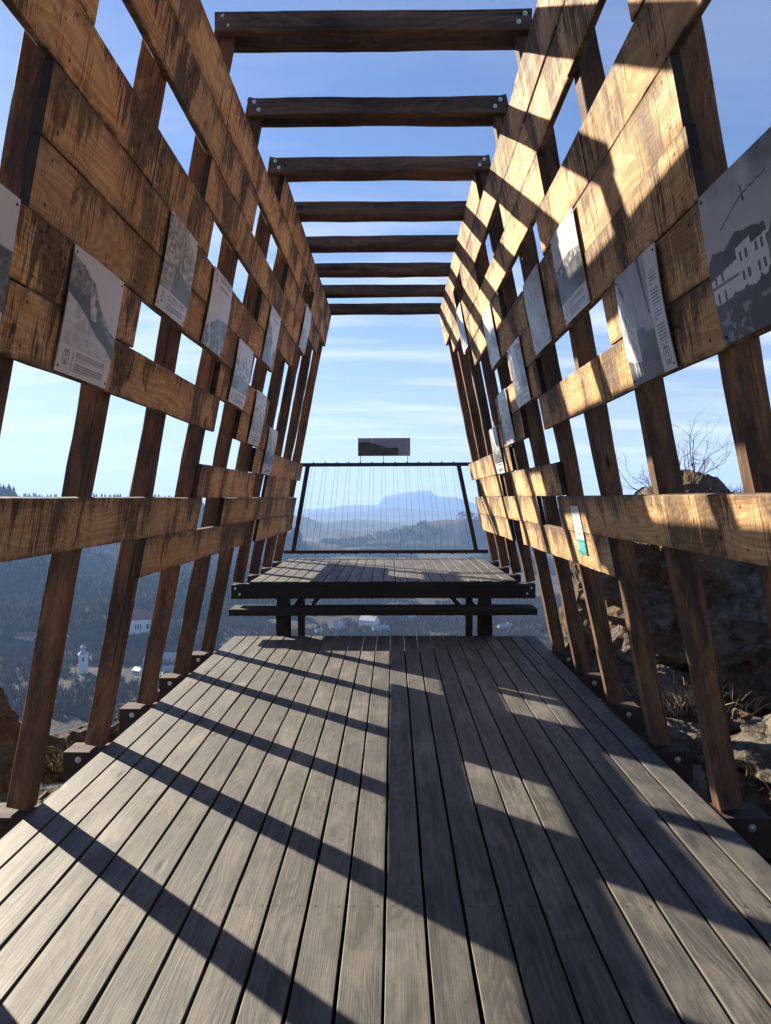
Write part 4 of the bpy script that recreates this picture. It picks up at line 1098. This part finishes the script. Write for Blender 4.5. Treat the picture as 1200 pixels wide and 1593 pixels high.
# woods: many small crowns in one mesh, standing on the hills
def woods(name, n, sampler, mat, conifer, hmin, hmax, seed, label):
    rs = np.random.default_rng(seed)
    u, D = sampler(rs, n); z = land_h(u, D); x = u * D + .115
    if conifer:
        k = 7; a = np.arange(k) * 2 * math.pi / k
        prof = [(.02, 1.0), (.30, .62), (.14, .64), (.40, .30), (.20, .32), (.48, .02)]
        tv = np.array([[r * math.cos(t) * .55, r * math.sin(t) * .55, zz] for r, zz in prof for t in a])
        tf = np.array([[i * k + j, (i + 1) * k + j, (i + 1) * k + (j + 1) % k, i * k + (j + 1) % k] for i in range(len(prof) - 1) for j in range(k)])
    else:
        tv, tf = [], []
        for k in range(11):
            a = k * 2.4; r1 = .16 + .30 * ((k * 7) % 5) / 5; zt = .62 + .38 * ((k * 3) % 7) / 7; w = .055
            cx_, cy_ = math.cos(a), math.sin(a)
            b0 = len(tv); tv += [(0, 0, 0), (r1 * cx_ * .6 - w * cy_, r1 * cy_ * .6 + w * cx_, zt * .6), (r1 * cx_, r1 * cy_, zt), (r1 * cx_ * .6 + w * cy_, r1 * cy_ * .6 - w * cx_, zt * .6)]
            tf.append([b0, b0 + 1, b0 + 2, b0 + 3])
        tv = np.array(tv); tf = np.array(tf)
    m = len(tv); h = rs.uniform(hmin, hmax, n)
    A = rs.uniform(0, 6.28, n); c, s_ = np.cos(A), np.sin(A)
    T = np.repeat(tv[None], n, 0)
    jit = 1 + rs.normal(0, .34 if not conifer else .12, (n, m, 1)); T = T * np.concatenate([jit, jit, np.ones_like(jit) if conifer else jit], 2)
    X = (T[..., 0] * c[:, None] - T[..., 1] * s_[:, None]) * h[:, None] + x[:, None]
    Y = (T[..., 0] * s_[:, None] + T[..., 1] * c[:, None]) * h[:, None] + D[:, None]
    Z = T[..., 2] * h[:, None] + z[:, None] - .5
    V = np.stack([X, Y, Z], -1).reshape(-1, 3); Fc = (tf[None] + (np.arange(n) * m)[:, None, None]).reshape(-1, tf.shape[1])
    me = bpy.data.meshes.new(name)
    me.vertices.add(len(V)); me.vertices.foreach_set('co', V.ravel())
    nl = Fc.size; me.loops.add(nl); me.loops.foreach_set('vertex_index', Fc.ravel())
    me.polygons.add(len(Fc)); me.polygons.foreach_set('loop_start', np.arange(0, nl, Fc.shape[1])); 
    me.materials.append(mat); me.update(calc_edges=True); me.validate()
    o = bpy.data.objects.new(name, me); COL.objects.link(o)
    return tag(o, label, 'woods', kind='stuff')
def foliage(name, a, b):
    m, nt, p = new_mat(name)
    tc = N(nt, 'ShaderNodeTexCoord')
    n = noise(nt, tc.outputs['Object'], .06, 4, .7); n2 = noise(nt, tc.outputs['Object'], .9, 3, .7)
    col = mixc(nt, ramp(nt, n, [(.42, 0.0), (.58, 1.0)]), a, b)
    col = mixc(nt, ramp(nt, n2, [(.4, .55), (.6, 0.0)]), col, tuple(v * .4 for v in a))
    K(nt, col, p.inputs['Base Color']); p.inputs['Roughness'].default_value = .95; p.inputs['Specular IOR Level'].default_value = .1
    return m
M_con = foliage('conifer_needles', (.022, .040, .020), (.045, .060, .025)); M_bare = foliage('bare_crowns', (.07, .055, .043), (.12, .095, .07)); M_mix = foliage('mixed_crowns', (.06, .06, .03), (.13, .10, .055))
def samp(u0_, u1_, D0, D1, thr=-9, sc=1 / 90.):
    def f(rs, n):
        U, Dd = [], []
        while sum(len(a) for a in U) < n:
            u = rs.uniform(u0_, u1_, 4 * n); D = np.sqrt(rs.uniform(D0 ** 2, D1 ** 2, 4 * n))
            k = fbm(u * D * sc, D * sc, 3.0, 3) > thr
            U.append(u[k]); Dd.append(D[k])
        return np.concatenate(U)[:n], np.concatenate(Dd)[:n]
    return f
woods('conifer_wood', 9000, samp(gx(-60), gx(470), 950, 2500), M_con, True, 14, 24, 1, 'dark conifer wood covering the hillsides at left')
woods('bare_wood', 36000, samp(gx(-60), gx(900), 330, 1150, -.42, 1 / 60.), M_bare, False, 3, 8, 2, 'brown bare wood around the village')
woods('mixed_wood', 20000, samp(gx(380), gx(900), 1500, 2900, -.1, 1 / 150.), M_mix, False, 6, 12, 3, 'mixed wood on the far slopes of the valley')

def crest(Drs):
    def f(rs, n):
        u = rs.uniform(gx(-40), gx(330), n); Dr = rs.choice(Drs, n)
        Dl = Dr * (1 + .05 * fbm(u * 3 + Dr, Dr * .01, o=2))
        return u, Dl * (1 + rs.normal(0, .012, n))
    return f
woods('crest_wood', 2600, crest([1500., 1150., 800.]), foliage('sun_tinted_crowns', (.16, .14, .09), (.26, .22, .13)), False, 7, 13, 4, 'trees along the crests of the left hillside, sunlight put into their pale colour')  # sunlight on the crests is put into this paler crown colour
# single conifers below the church tower
proto = None
for i, (px, py, D, h, lab) in enumerate([(110, 1066, 560, 15, 'left one of the two dark conifers below the church tower'), (125, 1078, 540, 18, 'broad dark conifer directly below the church tower'),
                                         (112, 1110, 420, 15, 'dark conifer lowest in the gap between the two nearest left posts'), (222, 945, 900, 16, 'pale green conifer behind the white hall')]):
    Dn = land_hit(px, py + 2); h *= Dn / D; D = Dn; x = gx(px) * D + .115; z = 1.64 + gz(py) * D
    rs = np.random.default_rng(60 + i); root = empty('conifer', (x, D, z))
    mb = MB(); mb.tube([(0, 0, -14), (0, 0, h * .9)], [.35, .06], 6); mb.build('trunk', M_twig, root)
    mb = MB()
    for t in range(14):
        zt = h * (.06 + .90 * t / 14); rr = h * .25 * (1 - t / 14.5)
        for k in range(11):
            a = rs.uniform(0, 6.28); r_ = rr * rs.uniform(.6, 1.1); w = r_ * .28
            mb.add([(0, 0, zt + r_ * .25), (r_ * math.cos(a) - w * math.sin(a), r_ * math.sin(a) + w * math.cos(a), zt - r_ * .25), (r_ * 1.1 * math.cos(a), r_ * 1.1 * math.sin(a), zt - r_ * .12), (r_ * math.cos(a) + w * math.sin(a), r_ * math.sin(a) - w * math.cos(a), zt - r_ * .25)], [(0, 1, 2), (0, 2, 3)])
    mb.build('crown', M_con, root)
    tag(root, lab, 'tree', 'conifers in the valley')

# ------------------------------------------------------------------ haze
mb = MB(); mb.box(-12500, 12500, -3000, 12600, -332, 420)
hz = mb.build('haze')
hm = bpy.data.materials.new('haze'); hm.use_nodes = True; ht = hm.node_tree; ht.nodes.clear()
ho = N(ht, 'ShaderNodeOutputMaterial'); hv = N(ht, 'ShaderNodeVolumePrincipled')
hv.inputs['Color'].default_value = (.34, .56, 1.0, 1); hv.inputs['Density'].default_value = 0.00010; hv.inputs['Anisotropy'].default_value = .1
K(ht, hv.outputs[0], ho.inputs['Volume']); hz.data.materials.append(hm); hz['kind'] = 'stuff'; hz['label'] = 'blue haze over the valley'
